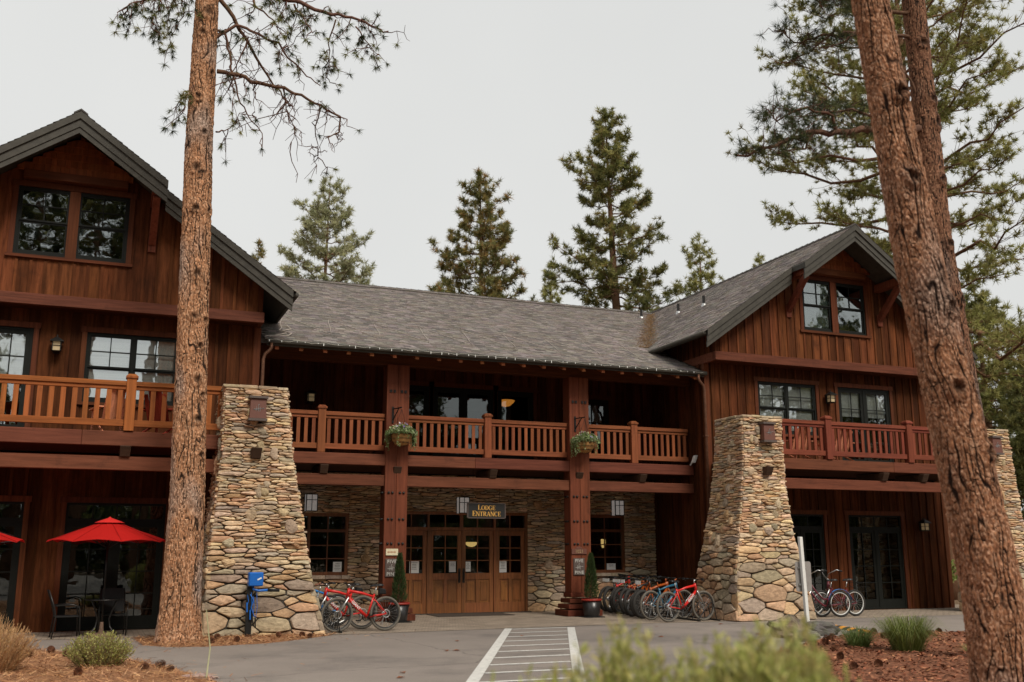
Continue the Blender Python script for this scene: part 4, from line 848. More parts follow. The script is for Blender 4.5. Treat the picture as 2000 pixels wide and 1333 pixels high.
DEADL = {0:(.045,14,.25), 1:(.05,16,.3), 2:(.05,26,.12), 3:(.032,14,.5), 4:(.07,26,.8), 5:(.02,3,.2), 6:(.018,10,.1), 7:(.018,7,.1), 8:(.035,20,.9), 9:(.02,8,.9), 10:(.018,7,.9), 11:(.02,3,.4), 12:(.02,8,.9), 13:(.015,3,.1), 14:(.03,12,.6), 15:(.025,10,.8), 16:(.02,9,.9), 17:(.02,8,.9)}
near_tree('thick orange-barked pine in front of the left wing, with drooping half-bare limbs',
    axis_tab([(-.1,-5.53,YT,.50),(.15,-5.53,YT,.43),(.6,-5.535,YT,.385),(2.5,-5.537,YT,.335),(5.6,-5.62,YT,.305),(10,-5.76,YT,.285),(13.6,-5.79,YT,.245),(18,-5.8,YT,.19),(26,-5.8,YT,.03)]), 26, 41,
    [([(x, YT, z) for x, z in p], *DEADL[i], 'x') for i, p in enumerate(LL)], {'from':.12,'tw':(.3,.75),'droop':.55,'r':.013,'n':34,'L':.17,'w':.013,'pal':DEEP+GREENS,'hang':.25}, nth=130,
    knots=[(13.2,-1.5,.16),(12.7,-1.9,.1),(11.8,-.9,.1),(11.2,-1.9,.1),(10.4,-1.3,.1),(9.6,-1.8,.13),(8.7,-1.75,.1),(8.7,-.7,.1),(7.3,-1.5,.12),(7.1,-.6,.08),(6.4,-1.6,.1),(6.35,-.8,.1),(5.8,-1.2,.09),(5.1,-1.3,.12),(4.8,-.9,.09),(4.3,-1.2,.1),(3.6,-.9,.09)],
    crown=(15.5,2.6), fine_to=14, dz=.026)
near_tree('massive leaning pine trunk in the right foreground with reddish orange bark plates',
    axis_tab([(-.1,.88,-18.49,.40),(.3,.86,-18.49,.32),(.8,.825,-18.49,.29),(1.33,.785,-18.49,.272),(2.05,.675,-18.49,.26),(4.45,.245,-18.49,.224),(7.3,-.11,-18.49,.180),(12,-.5,-18.49,.15),(20,-1.1,-18.49,.04)]), 20, 42,
    [], {'from':.1,'tw':(.2,.5),'droop':.3,'r':.008,'n':20,'L':.18,'w':.007,'pal':GREENS}, knots=[(6.2,-1.7,.1),(5.3,-1.9,.09),(4.0,-1.3,.1),(3.2,-2.0,.1),(2.6,-1.2,.08)],
    crown=(12,2.2), fine_to=7.6, dz=.012, nth=220, plate=.085, depth=.022, cols=((.31,.145,.075),(.205,.09,.048),(.40,.225,.14)), fis=(.022,.012,.009))
BL = [[(5.01,8.55),(4.45,8.41),(3.95,8.34),(3.22,8.19),(2.76,8.12),(2.37,7.95),(1.87,7.71),(1.32,7.5)],[(4.97,10.17),(4.41,10.13),(3.74,10.06),(3.33,9.96),(3.05,9.85),(2.69,9.74),(2.35,9.91)],
 [(3.22,8.19),(3.09,8.41),(2.55,8.42),(1.89,8.04),(1.68,8.17)],[(3.33,9.96),(2.95,9.58),(2.62,9.43)],[(2.76,8.12),(2.5,7.74),(1.86,7.52)],[(5.02,9.02),(4.73,9.5),(4.65,9.56)],[(4.5,8.5),(3.98,8.66),(3.67,8.74),(3.26,8.64),(2.75,8.59)],[(4.9,10.6),(3.82,10.4),(3.25,10.38),(2.76,10.17),(2.58,9.93)],[(3.74,10.02),(3.52,9.8),(3.19,9.63)],
 [(5.0,11.2),(4.2,11.0),(3.3,10.9),(2.6,10.7)]]
BLS = {0:(.075,34,.95), 1:(.035,20,.85), 2:(.03,22,.95), 3:(.02,8,.9), 4:(.025,14,.95), 5:(.03,2,.3), 6:(.03,22,1), 7:(.035,30,.95), 8:(.02,7,.9), 9:(.04,34,1)}
near_tree('slimmer dark-barked pine behind the massive right trunk, dark needled limb reaching left',
    axis_tab([(-.1,5.66,-14,.33),(.5,5.62,-14,.27),(2,5.53,-14,.245),(3.9,5.38,-14,.232),(6.6,5.13,-14,.205),(10.9,5.06,-14,.18),(16,5.0,-14,.16),(23,5.0,-14,.03)]), 23, 43,
    [([(x, -14, z) for x, z in p], *BLS[i], 'x') for i, p in enumerate(BL)], {'from':.3,'tw':(.22,.5),'droop':-.1,'r':.009,'n':34,'L':.17,'w':.007,'pal':DEEP},
    knots=[(10.0,-1.9,.1),(9.0,-1.5,.1),(8.6,-1.2,.12),(7.6,-1.4,.1),(6.5,-1.5,.1),(5.6,-1.2,.1)], crown=(12.5,2.4), fine_to=11.5, dz=.03, nth=80, plate=.07, depth=.016, cols=((.20,.095,.055),(.15,.07,.042),(.23,.12,.07)), fis=(.03,.018,.013))
# unseen pines across the car park: mirrored in windows, added to dim front light
rr_ = random.Random(77); PROTO = None
for i in range(34):
    x = -62+i*3.9+rr_.uniform(-1.5,1.5); y = -68-(i*7 % 4)*5.5-rr_.uniform(0,3); k = rr_.uniform(.55,.75) if -16 < x < 0 or 20 < x < 46 else rr_.uniform(.9,1.25)
    if not (-16 < x < 0 or 20 < x < 46): y += 20  # closer and taller outside the window gaps, to block low front sky
    if i == 0: PROTO = pine('pine_tree', 'unseen pine across the car park, added for window reflections and to block front light', x, y, 25, 1.6, 5.4, 60, DEEP+GREENS, .4, group='pines across the car park', tufts=9, L=.6, wd=.15, dens=1.0, dz=.55)
    else: dup(PROTO, (x, y, 0), i*1.3, scale=(k, k, k))

P2_ = pine('pine_tree','very tall high-crowned pine across the car park, mirrored in the gable windows',-8.6,-49,31,17.5,4.2,61,DEEP+GREENS,.45,group='tall pines across the car park',tufts=9,L=.6,wd=.15,dens=.9,dz=.6)
for i,(x,y,k) in enumerate(((-12.5,-52,.98),(-4.6,-50,1.03),(27,-60,1.12),(33,-58,1.05),(39,-61,1.15))): dup(P2_,(x,y,0),1+i*1.9,scale=(k,k,k))
r = random.Random(88); b = MB()
for i in range(5200):
    x = r.uniform(-75,75); h = 5.5+2.5*noise.noise((x*.15,0,3)); z = h*r.random()**.8; y = -66+r.gauss(0,2); tuft(b, (x,y,z), (0,.4,1), 5, r.uniform(.6,1.1), .5, r, DEEP+GREENS[:2])
tag(b.build('far_wood','needles'),'unseen undergrowth across the car park, added to darken reflections in the ground floor glass','undergrowth',kind='stuff')  # added band keeps bright sky out of the mirrored gap below the crowns
# ------------------------------------------------------------------ bicycles
def colmat(name, c, rough=.35, metal=0): 
    M[name] = mat(name, c, rough, metal, namp=.08, spec=.5); return name
for n_, c_ in (('bike_red', (.62,.02,.015)), ('bike_orange', (.36,.075,.012)), ('bike_grey', (.25,.27,.28)), ('bike_teal', (.02,.11,.18)), ('bike_maroon', (.13,.014,.025)), ('bike_blue', (.03,.20,.52)), ('saddle_brown', (.22,.09,.05)), ('tool_blue', (.01,.13,.50)), ('bike_dark', (.03,.03,.03))): colmat(n_, c_)
M['brown_tyre'] = M['rubber_dusty']
def make_bike(label, loc, rz, frame='bike_red', tyre='rubber_dusty', R=.37, tw=.029, rim='bike_dark', saddle='black', fork2='steel', letters=None, tag_=None, group=None, cruiser=False, basket=False, fender=None, steer=0, bag=False, lean=0, name='bicycle'):
    T = thing(name, label, 'bicycle', loc, group, rz); T.rotation_euler.x = lean
    f = MB(); wb = 1.12; rh = V((0,0,R)); fh = V((wb,0,R)); bb = V((.43,0,R-.06)); st = V((.27,0,R+.42)); hd = V((.86,0,R+.52)); hd2 = V((.905,0,R+.38))
    if not cruiser:
        f.tube([hd+V((0,0,.03)), hd2-V((0,0,.02))], .034, 8); f.tube([hd2, (hd2+bb)/2+V((0,0,-.02)), bb], [.036,.036,.034], 8); f.tube([hd-V((0,0,.02)), (hd+st)/2+V((0,0,-.02)), st-V((0,0,.06))], [.032,.028,.024], 8); f.tube([bb, st], .022, 8)
    else:
        f.tube([hd+V((0,0,.06)), hd2-V((0,0,.03))], .028, 8); f.tube([hd2, V((.72,0,R+.12)), bb+V((.1,0,.03)), bb], .026, 8); f.tube([hd, V((.7,0,R+.3)), V((.5,0,R+.12)), V((.36,0,R+.12))], .022, 8); f.tube([bb, st+V((-.02,0,-.05))], .02, 8)
    for s in (-1, 1):
        f.tube([rh+V((0,s*.065,0)), bb+V((-.06,s*.035,0))], .014, 6); f.tube([rh+V((0,s*.065,0)), st+V((.01,s*.03,-.1))], .012, 6)
    fo = f.build('frame', frame, T, smooth=True)
    p = MB(); p.tube([st, st+V((-.05,0,.17))], .014, 8); p.build('seat_post', fork2, T, smooth=True)
    k = MB(); k.tube([hd+V((0,0,.03)), hd+V((-.02,0,.1)), hd+V((.05,0,.12))], .018, 6)
    for s in (-1, 1): k.tube([fh+V((0,s*.06,0)), hd2+V((-.015,s*.06,-.02)), hd2+V((-.01,s*.02,.0))], [.014,.022,.02], 6)
    k.build('fork', fork2, T, smooth=True)
    h = MB(); hp = hd+V((.05,0,.12))
    if cruiser: h.tube([hp+V((-.28,-.3,.2)), hp+V((-.1,-.3,.24)), hp+V((.02,-.12,.14)), hp, hp+V((.02,.12,.14)), hp+V((-.1,.3,.24)), hp+V((-.28,.3,.2))], .013, 6)
    else: h.tube([hp+V((-.06,-.36,.02)), hp+V((0,-.12,.02)), hp, hp+V((0,.12,.02)), hp+V((-.06,.36,.02))], .015, 6)
    ho = h.build('handlebar', fork2 if cruiser else 'black', T, smooth=True)
    for s in (-1, 1):
        g = MB(); a = hp+V((-.28,s*.3,.2)) if cruiser else hp+V((-.06,s*.36,.02)); b = a+(V((.1,0,.02)) if cruiser else V((.015,-s*.11,0))); g.tube([a, b], .02, 7); g.build('grip', 'black', ho, smooth=True)
        l = MB(); l.tube([hp+V((-.01,s*.2,.0)), hp+V((.05,s*.24,-.02)), hp+V((.04,s*.31,-.04))], .007, 4); l.build('brake_lever', 'metal', ho)
    s_ = MB(); c = st+V((-.05,0,.18)); prof = [(-.14,.085,.02),(-.1,.09,.03),(-.03,.07,.024),(.05,.035,.018),(.12,.02,.01),(.15,.012,.0)]
    for (a, w0, z0), (b, w1, z1) in zip(prof, prof[1:]): s_.hexa([c+V((a,-w0,z0-.03)), c+V((b,-w1,z1-.03)), c+V((b,w1,z1-.03)), c+V((a,w0,z0-.03)), c+V((a,-w0*.7,z0+.015)), c+V((b,-w1*.7,z1+.015)), c+V((b,w1*.7,z1+.015)), c+V((a,w0*.7,z0+.015))])
    s_.build('saddle', saddle, T, bevel=.008)
    for ctr in (rh, fh):
        wv = MB(); wv.torus(ctr, (0,1,0), R-tw, tw, 36, 8); wo = wv.build('wheel', tyre, T, smooth=True)
        q = MB(); q.torus(ctr, (0,1,0), R-tw*2-.008, .013, 36, 6); q.build('rim', rim, wo, smooth=True)
        q = MB(); q.tube([ctr+V((0,-.05,0)), ctr+V((0,.05,0))], .028, 8)
        for i in range(24):
            a = 2*pi*i/24; a2 = a+(.35 if i % 2 else -.35); q.tube([ctr+V((cos(a2)*.03,(-1)**i*.035,sin(a2)*.03)), ctr+V((cos(a)*(R-tw*2-.01),0,sin(a)*(R-tw*2-.01)))], .0022, 3, cap=False)
        q.build('spokes', 'steel', wo)
        if not cruiser and tw < .04: q = MB(); q.torus(ctr+V((0,.055,0)), (0,1,0), .08, .008, 20, 4, sq=.3); q.build('brake_disc', 'steel', wo)
    c = MB(); cy = -.055
    c.torus(bb+V((0,cy,0)), (0,1,0), .085, .01, 20, 4, sq=.4)
    for i in range(5): a = 2*pi*i/5; c.bar(bb+V((0,cy,0)), bb+V((cos(a)*.08,cy,sin(a)*.08)), .012, .006)
    c.tube([bb+V((0,-.07,0)), bb+V((0,.07,0))], .02, 8)
    for s, a in ((-1, -.5), (1, pi-.5)): e = bb+V((cos(a)*.17, s*.085, sin(a)*.17)); c.bar(bb+V((0,s*.075,0)), e, .022, .014); c.hexa([e+V(v) for v in ((-.045,0 if s>0 else -.09,-.012),(.045,0 if s>0 else -.09,-.012),(.045,.09 if s>0 else 0,-.012),(-.045,.09 if s>0 else 0,-.012),(-.045,0 if s>0 else -.09,.012),(.045,0 if s>0 else -.09,.012),(.045,.09 if s>0 else 0,.012),(-.045,.09 if s>0 else 0,.012))])
    c.build('crankset', 'metal', T)
    d = MB(); d.torus(rh+V((0,cy,0)), (0,1,0), .045, .022, 16, 5, sq=.8)
    for z in (.085, -.085): d.bar(bb+V((0,cy,z)), rh+V((0,cy,z*.7)), .008, .006)
    d.bar(rh+V((.0,cy-.01,-.03)), rh+V((.05,cy-.01,-.2)), .02, .03); d.torus(rh+V((.05,cy-.01,-.2)), (0,1,0), .03, .008, 10, 4); d.build('drivetrain', 'steel' if not cruiser else 'metal', T)
    if letters:
        for s in (-1, 1):
            a, b = (hd2, bb); ctr = a.lerp(b, .42)+V((0,s*.042,0)); X = (b-a).normalized()*(-1 if s < 0 else 1); Yv = V((0,s,0)).cross(X); mw = Matrix((X, Yv, V((0,s,0)))).transposed().to_4x4(); mw.translation = ctr; o = text('lettering', letters, .085, mw, 'white', T, depth=.003, bold=.002)
    if tag_:
        q = MB(); q.box(-.16,-.15,-.07,.07,R+.5,R+.59); q.build('number_tag', 'paper', T); r_ = MB(); r_.bar((-.15,0,R+.54), st+V((-.05,0,.14)), .015); r_.build('tag_bracket', 'metal', T)
    if bag: q = MB(); q.hexa([(.0,-.05,R+.42),(.17,-.04,R+.42),(.17,.04,R+.42),(.0,.05,R+.42),(.02,-.05,R+.53),(.18,-.04,R+.56),(.18,.04,R+.56),(.02,.05,R+.53)]); q.build('saddle_bag', 'black', T, bevel=.015)
    if fender:
        q = MB(); n = 14; pr = []
        for i in range(n+1): a = radians(15+i*150/n); pr.append((cos(a)*(R+.03), sin(a)*(R+.03)))
        for (a, b), (c_, d_) in zip(pr, pr[1:]): q.hexa([(a,-.035,R+b-.006),(c_,-.035,R+d_-.006),(c_,.035,R+d_-.006),(a,.035,R+b-.006),(a,-.03,R+b),(c_,-.03,R+d_),(c_,.03,R+d_),(a,.03,R+b)])
        q.build('mudguard', fender, T)
    if basket:
        q = MB()
        for z in (R+.3, R+.42, R+.54):
            for (x0,y0),(x1,y1) in (((-.35,-.2),(.1,-.2)),((.1,-.2),(.1,.2)),((.1,.2),(-.35,.2)),((-.35,.2),(-.35,-.2))): q.bar((x0,y0,z),(x1,y1,z),.006)
        for i in range(8):
            x = -.35+.45*i/7
            for y in (-.2,.2): q.bar((x,y,R+.3),(x,y,R+.54),.004)
        q.build('basket', 'metal', T)
    return T
PI = pi
gl = 'bicycles at the left pillar'
make_bike('red mountain bike nearest the road beside the left stone pillar', (-1.09,-3.42,.006), PI+.12, letters='GIANT', bag=True, group=gl)
make_bike('red mountain bike behind the nearest red one, next to the potted conifer', (-1.45,-2.75,.006), PI+.14, letters='GIANT', bag=True, group=gl)
make_bike('grey bicycle with a brown saddle half hidden behind the left stone pillar', (-2.05,-2.0,.006), PI+.22, frame='bike_grey', tyre='rubber', saddle='saddle_brown', rim='steel', fender=None, group=gl)
make_bike('pale blue bicycle standing behind the two red ones by the lobby window', (-1.75,-1.5,.006), PI+.2, frame='bike_blue', tyre='rubber', rim='steel', group=gl)
gr = 'rental bicycles in a row by the right wing'
make_bike('red mountain bike with white lettering, nearest of the right hand row', (6.12,-3.40,.006), .13, letters='GIANT', frame='bike_red', group=gr)
make_bike('orange and blue mountain bike just behind the nearest red one in the row', (6.12,-2.55,.006), .2, frame='bike_teal', fork2='bike_orange', group=gr)
fat = [('orange fat-tyred bicycle third in the row by the stone pillar', 'bike_orange'), ('orange fat-tyred bicycle fourth in the row by the stone pillar', 'bike_orange'), ('black fat-tyred bicycle between orange ones, fifth in the row from the road', 'bike_dark'), ('orange fat-tyred bicycle just beyond a black one, sixth in the row from the road', 'bike_orange'), ('orange fat-tyred bicycle seventh in the row from the road', 'bike_orange'), ('black fat-tyred bicycle eighth in the row, before the dark red one', 'bike_dark'), ('dark red fat-tyred bicycle last but one in the row by the stone wall', 'bike_red'), ('black fat-tyred bicycle last in the row, closest to the stone wall', 'bike_dark')]
rb = random.Random(3)
for i, (lb, fm) in enumerate(fat):
    make_bike(lb, (6.28+.08*i+rb.uniform(-.09,.09), -1.92+.47*i+rb.uniform(-.08,.08), .006), .30+rb.uniform(-.16,.16), frame=fm, tyre='rubber', tw=.045, tag_=i != 2, group=gr, fork2='metal' if i % 2 else fm, lean=rb.uniform(-.11,.11))
gc = 'cruiser bicycles by the right wing'
A = make_bike('maroon cruiser bicycle with white-walled wheels outside the right wing', (11.2,-2.6,.006), PI+.05, frame='bike_maroon', tyre='rubber', R=.35, rim='white', cruiser=True, group=gc, basket=False)
make_bike('cruiser bicycle with a blue mudguard leaning behind the maroon one', (11.35,-3.45,.006), PI-.1, frame='bike_maroon', tyre='rubber', R=.35, rim='white', cruiser=True, group=gc, fender='bike_blue')
make_bike('maroon cruiser with a wire rear basket, outermost of the cruisers', (12.05,-3.2,.006), PI+.02, frame='bike_maroon', tyre='rubber', R=.35, rim='white', cruiser=True, group=gc, basket=True)
# racks
def rack(label, x, y, n, dx, dy, group='bike racks'):
    T = wthing('bike_rack', label, 'bike rack', (x, y, 0), group); b = MB((.02,.02,.02))
    e = V((dx, dy, 0)); nn = V((-dy, dx, 0)).normalized() if True else 0; L = e.length
    for s in (-.28, .28): b.bar(V((x,y,.03))+nn*s, V((x,y,.03))+nn*s+e, .04)
    b.build('base', 'metal', T)
    for i in range(n):
        p = V((x, y, 0))+e*((i+.5)/n); q = MB((.02,.02,.02)); q.tube([p-nn*.27+V((0,0,.04)), p-nn*.2+V((0,0,.42)), p-nn*.12+V((0,0,.46)), p+nn*.27+V((0,0,.04))], .013, 6); q.build('hoop', 'metal', T)
rack('low black steel rack holding the front wheels by the left stone pillar', -2.42, -3.75, 8, .05, 1.7); rack('black steel rack under the front wheels along the right wing wall', 7.25, -3.5, 16, .25, 4.6)

# ------------------------------------------------------------------ patio: umbrellas, table, chairs
rr_w = lambda k: cos(k*.5)
def umbrella(label, x, y, ztop, R, zr, rz=0):
    T = wthing('patio_umbrella', label, 'umbrella', (x, y, 0), 'red patio umbrellas')
    p = MB(); p.tube([(x,y,.05),(x,y,ztop-.02)], .02, 10); p.build('pole', 'metal', T, smooth=True)
    b = MB(); b.lathe([(.26,.007),(.26,.04),(.2,.07),(.05,.09),(.035,.3)], x, y, 20); b.build('base', mat('umbrella_base', (.16,.10,.07), .7), T)
    c = MB((.62,.02,.016)); n = 8; ring = 6; o = []
    for i in range(ring+1):
        t = i/ring
        for k in range(n*4):
            a = 2*pi*k/(n*4)+rz; w_ = abs(sin(k*pi/4))**1.0; rr = R*t*(1-.05*w_*t); z = .012*noise.noise((x+rr_w(k)*t*3, i*.9, k*.7)) + ztop-.02-(ztop-zr)*(t**1.03)+.05*w_*t*t - (.0); o.append((x+rr*cos(a), y+rr*sin(a), z))
    F = [(i*n*4+k, i*n*4+(k+1)%(n*4), (i+1)*n*4+(k+1)%(n*4), (i+1)*n*4+k) for i in range(ring) for k in range(n*4)]
    o2 = [(a, b_, z-.012) for a, b_, z in o]; N_ = len(o); F2 = [tuple(N_+i for i in reversed(f_)) for f_ in F]; last = ring*n*4; F3 = [(last+k, N_+last+k, N_+last+(k+1)%(n*4), last+(k+1)%(n*4)) for k in range(n*4)]
    c.add(o+o2, F+F2+F3); co_ = c.build('canopy', 'canvas', T)
    v = MB((.6,.01,.01)); v.lathe([(.30,ztop-.085),(.2,ztop-.04),(.03,ztop+.02),(.012,ztop+.04)], x, y, 16); v.build('vent', 'red', co_)
    for k in range(n):
        a = 2*pi*k/n+rz; r_ = MB(); r_.bar((x+.03*cos(a),y+.03*sin(a),ztop-.06),(x+R*.97*cos(a),y+R*.97*sin(a),zr-.02),.014); r_.bar((x+.03*cos(a),y+.03*sin(a),ztop-.6),(x+R*.5*cos(a),y+R*.5*sin(a),(ztop+zr)/2-.05),.012); r_.build('rib', 'metal', T)
        q_ = MB((.45,.012,.01)); q_.tube([(x+R*t*cos(a),y+R*t*sin(a),ztop-.012-(ztop-zr)*(t**1.03)) for t in (.1,.4,.7,.99)], .006, 4); q_.build('seam', 'canvas', co_)
umbrella('red patio umbrella opened over the small table by the left pine trunk', -6.92, -2.72, 2.40, 1.2, 1.94, .2)
umbrella('red patio umbrella cut off by the left picture edge', -9.72, -2.75, 2.38, 1.25, 1.93, .3)
T = wthing('patio_table', 'small round glass-topped metal patio table under the red umbrella', 'table', (-6.9,-2.68,0))
t = MB(); t.lathe([(.36,.742),(.37,.75),(.36,.758)], -6.9, -2.68, 28); t.build('tabletop', 'glass', T)
t = MB(); t.torus((-6.9,-2.68,.745), (0,0,1), .365, .013, 32, 8); t.build('rim', 'metal', T, smooth=True)
for k in range(4):
    a = pi/4+k*pi/2; ca, sa = cos(a), sin(a); l = MB(); P_ = [(.34,.73),(.24,.55),(.16,.36),(.2,.2),(.36,.04),(.42,.012)]; l.tube([(-6.9+r_*ca,-2.68+r_*sa,z) for r_, z in P_], .014, 8); l.build('leg', 'metal', T, smooth=True)
def patio_chair(label, x, y, rz):
    T = thing('patio_chair', label, 'chair', (x, y, .006), 'black patio chairs', rz); f = MB()
    for s in (-1, 1):
        l = MB(); l.tube([(-.25*1,s*.26,0),(-.2,s*.26,.42),(-.24,s*.25,.62),(-.36,s*.23,.95)], .014, 8); l.build('leg', 'metal', T, smooth=True)
        l = MB(); l.tube([(.27,s*.27,0),(.25,s*.27,.45),(.22,s*.28,.62),(.1,s*.28,.66),(-.22,s*.26,.64)], .014, 8); l.build('leg', 'metal', T, smooth=True)
    s_ = MB(); s_.box(-.22,.25,-.25,.25,.41,.435); s_.build('seat', 'black', T, bevel=.008)
    b = MB(); b.hexa([(-.21,-.235,.47),(-.21,.235,.47),(-.225,.235,.47),(-.225,-.235,.47),(-.345,-.22,.95),(-.345,.22,.95),(-.36,.22,.95),(-.36,-.22,.95)]); b.build('backrest', 'black', T)
patio_chair('black metal patio chair left of the small table', -7.62, -2.72, 0.1); patio_chair('black metal patio chair behind the small table, facing the road', -6.72, -2.38, -1.62+.1)
def adirondack(label, x, y, rz, c):
    T = thing('adirondack_chair', label, 'chair', (x, y, 4.2), 'wooden deck chairs on the balconies', rz)
    b = MB(c)
    for k in range(5): y0 = -.25+k*.1; zt = 1.0-.05*abs(k-2)**1.4; b.hexa([(-.18,y0+.004,.25),(-.16,y0+.004,.25),(-.16,y0+.096,.25),(-.18,y0+.096,.25),(-.46,y0+.004,zt),(-.44,y0+.004,zt),(-.44,y0+.096,zt),(-.46,y0+.096,zt)], rc(c, .12))
    b.build('backrest', 'post', T); s_ = MB(c)
    for k in range(5): x0 = -.18+k*.11; s_.box(x0,x0+.1,-.26,.26,.27+.02*k,.29+.02*k, rc(c,.1))
    s_.build('seat', 'post', T)
    for s in (-1,1):
        a = MB(c); a.box(-.35,.42,s*.32-.06,s*.32+.06,.54,.565,rc(c)); a.build('armrest', 'post', T); l = MB(c); l.box(.32,.4,s*.3-.015,s*.3+.015,0,.54,rc(c)); l.build('leg', 'post', T); l = MB(c); l.hexa([(-.5,s*.27-.012,0),(-.4,s*.27-.012,0),(-.4,s*.27+.012,0),(-.5,s*.27+.012,0),(.25,s*.27-.012,.32),(.34,s*.27-.012,.32),(.34,s*.27+.012,.32),(.25,s*.27+.012,.32)],rc(c)); l.build('leg', 'post', T)
SAL = (.80,.32,.18); REDC = (.35,.05,.03)
adirondack('salmon-stained slatted wooden chair behind the left balcony railing', -7.05, -2.5, pi*.5+.25, SAL)
adirondack('red slatted wooden chair at the right end of the left balcony', -6.0, -2.52, pi*.5-.5, REDC)
adirondack('salmon wooden chair behind the right balcony railing nearer the stone pillar', 10.9, -2.5, pi*.5, SAL); adirondack('salmon wooden chair behind the right balcony railing near its middle post', 12.35, -2.5, pi*.5, SAL)

# ------------------------------------------------------------------ signs, lamps and fittings on the lodge
colmat('sign_black', (.012,.011,.010), .5); colmat('sign_gold', (.75,.42,.10), .4); colmat('plaque_wood', (.13,.045,.028), .6); colmat('brass', (.42,.30,.16), .45, .5); colmat('beige', (.70,.62,.42), .6); colmat('ink', (.12,.12,.12), .8); colmat('slate', (.09,.065,.055), .6)
def W4(x, y, z): m_ = FACE.copy(); m_.translation = (x, y, z); return m_
GL = {  # serif capitals: thick and thin strokes (x0, y0, x1, y1, width) in a 1-high box
 'L': (.72, [('v',.18,0,1,.17),('h',.04,.34,0),('h',.04,.34,.93),('h',.12,.70,0),('v',.66,0,.28,.07)]), 'O': (.86, 'O'), 'D': (.84, 'D'),
 'G': (.86, 'G'), 'E': (.74, [('v',.18,0,1,.17),('h',.04,.68,0),('h',.04,.66,.93),('h',.18,.52,.47),('v',.64,0,.26,.06),('v',.62,.76,1,.06),('v',.50,.36,.64,.05)]),
 'N': (.90, [('v',.15,0,1,.08),('v',.75,0,1,.08),('d',.15,1,.75,0,.17),('h',.02,.30,0),('h',.0,.22,.93),('h',.60,.90,.93)]),
 'T': (.76, [('v',.37,0,1,.17),('h',.04,.70,.93),('h',.20,.54,0),('v',.06,.72,1,.06),('v',.68,.72,1,.06)]),
 'R': (.84, 'R'), 'A': (.88, [('d',.12,0,.42,1,.07),('d',.42,1,.72,0,.17),('h',.22,.62,.30),('h',.0,.24,0),('h',.54,.88,0)]), 'C': (.82, 'C')}
def serif(mb, s, x, z, h, y, depth=.012):
    def q(a, b, c, d): mb.box(x+a*h, x+c*h, y-depth, y, z+b*h, z+d*h)
    def arc(cx, cy, rx, ry, a0, a1):
        n = 14; o = len(mb.v)
        for i in range(n):
            A = [radians(a0+(a1-a0)*j/n) for j in (i, i+1)]; P_ = []
            for a in A:
                t = .035+.055*abs(cos(a)); P_ += [(cx+(rx-t)*cos(a), cy+(ry-.035)*sin(a)), (cx+(rx+t)*cos(a), cy+(ry+.035)*sin(a))]
            (a_, b_, c_, d_) = [(x+u*h, z+v*h) for u, v in P_]
            mb.hexa([(a_[0],y-depth,a_[1]),(b_[0],y-depth,b_[1]),(d_[0],y-depth,d_[1]),(c_[0],y-depth,c_[1]),(a_[0],y,a_[1]),(b_[0],y,b_[1]),(d_[0],y,d_[1]),(c_[0],y,c_[1])])
    w_, st = GL[s]
    if st == 'O': arc(.42,.5,.34,.48,0,360)
    elif st == 'C': arc(.42,.5,.33,.48,45,318); q(.62,.66,.68,.98)
    elif st == 'G': arc(.42,.5,.34,.48,45,330); q(.60,.04,.76,.44); q(.5,.40,.84,.46); q(.62,.68,.68,.98)
    elif st == 'D': q(.10,0,.27,1); arc(.27,.5,.46,.465,-90,90); q(.02,0,.27,.07); q(.02,.93,.27,1)
    elif st == 'R': q(.10,0,.27,1); arc(.27,.735,.36,.23,-90,90); q(.02,0,.36,.07); q(.02,.93,.27,1); st = [('d',.40,.5,.74,0,.16),('h',.64,.86,0)]
    if isinstance(st, list):
        for g_ in st:
            if g_[0] == 'v': q(g_[1]-g_[4]/2, g_[2], g_[1]+g_[4]/2, g_[3])
            elif g_[0] == 'h': q(g_[1], g_[3], g_[2], g_[3]+.07)
            else:
                _, x0, z0, x1, z1, t = g_; P_ = [(x0-t/2,z0),(x0+t/2,z0),(x1+t/2,z1),(x1-t/2,z1)]; P_ = [(x+a*h, z+b*h) for a, b in P_]; mb.hexa([(a,y-depth-.001,b) for a, b in P_]+[(a,y,b) for a, b in P_])
    return w_*h
def serif_line(mb, s, cx, z, h, y, big=1.0):
    hs = [h*(big if i == 0 else 1) for i in range(len(s))]; tot = sum(GL[c][0]*k for c, k in zip(s, hs)); x = cx-tot/2
    for c, k in zip(s, hs): x += serif(mb, c, x, z, k, y)
T = wthing('hanging_sign', 'black hanging sign with gold capitals reading LODGE ENTRANCE above the doors', 'sign', (2.69,.3,2.83))
b = MB((.01,.01,.01)); b.box(2.16,3.22,.3,.34,2.64,3.01); so_ = b.build('panel', 'sign_black', T, bevel=.006)
e = MB(); e.box(2.13,2.16,.29,.35,2.63,3.02); e.box(3.22,3.25,.29,.35,2.63,3.02); e.box(2.16,3.22,.29,.35,3.01,3.035); e.box(2.16,3.22,.29,.35,2.615,2.64); e.build('frame', 'slate', T)
l = MB(); serif_line(l, 'LODGE', 2.69, 2.84, .125, .3, 1.15); l.build('lettering', 'sign_gold', T)
l = MB(); serif_line(l, 'ENTRANCE', 2.69, 2.675, .125, .3, 1.15); l.build('lettering', 'sign_gold', T)
for x in (2.3,3.08): c = MB(); c.tube([(x,.32,3.03),(x,.32,3.93)], .006, 5); c.build('chain', 'metal', T)
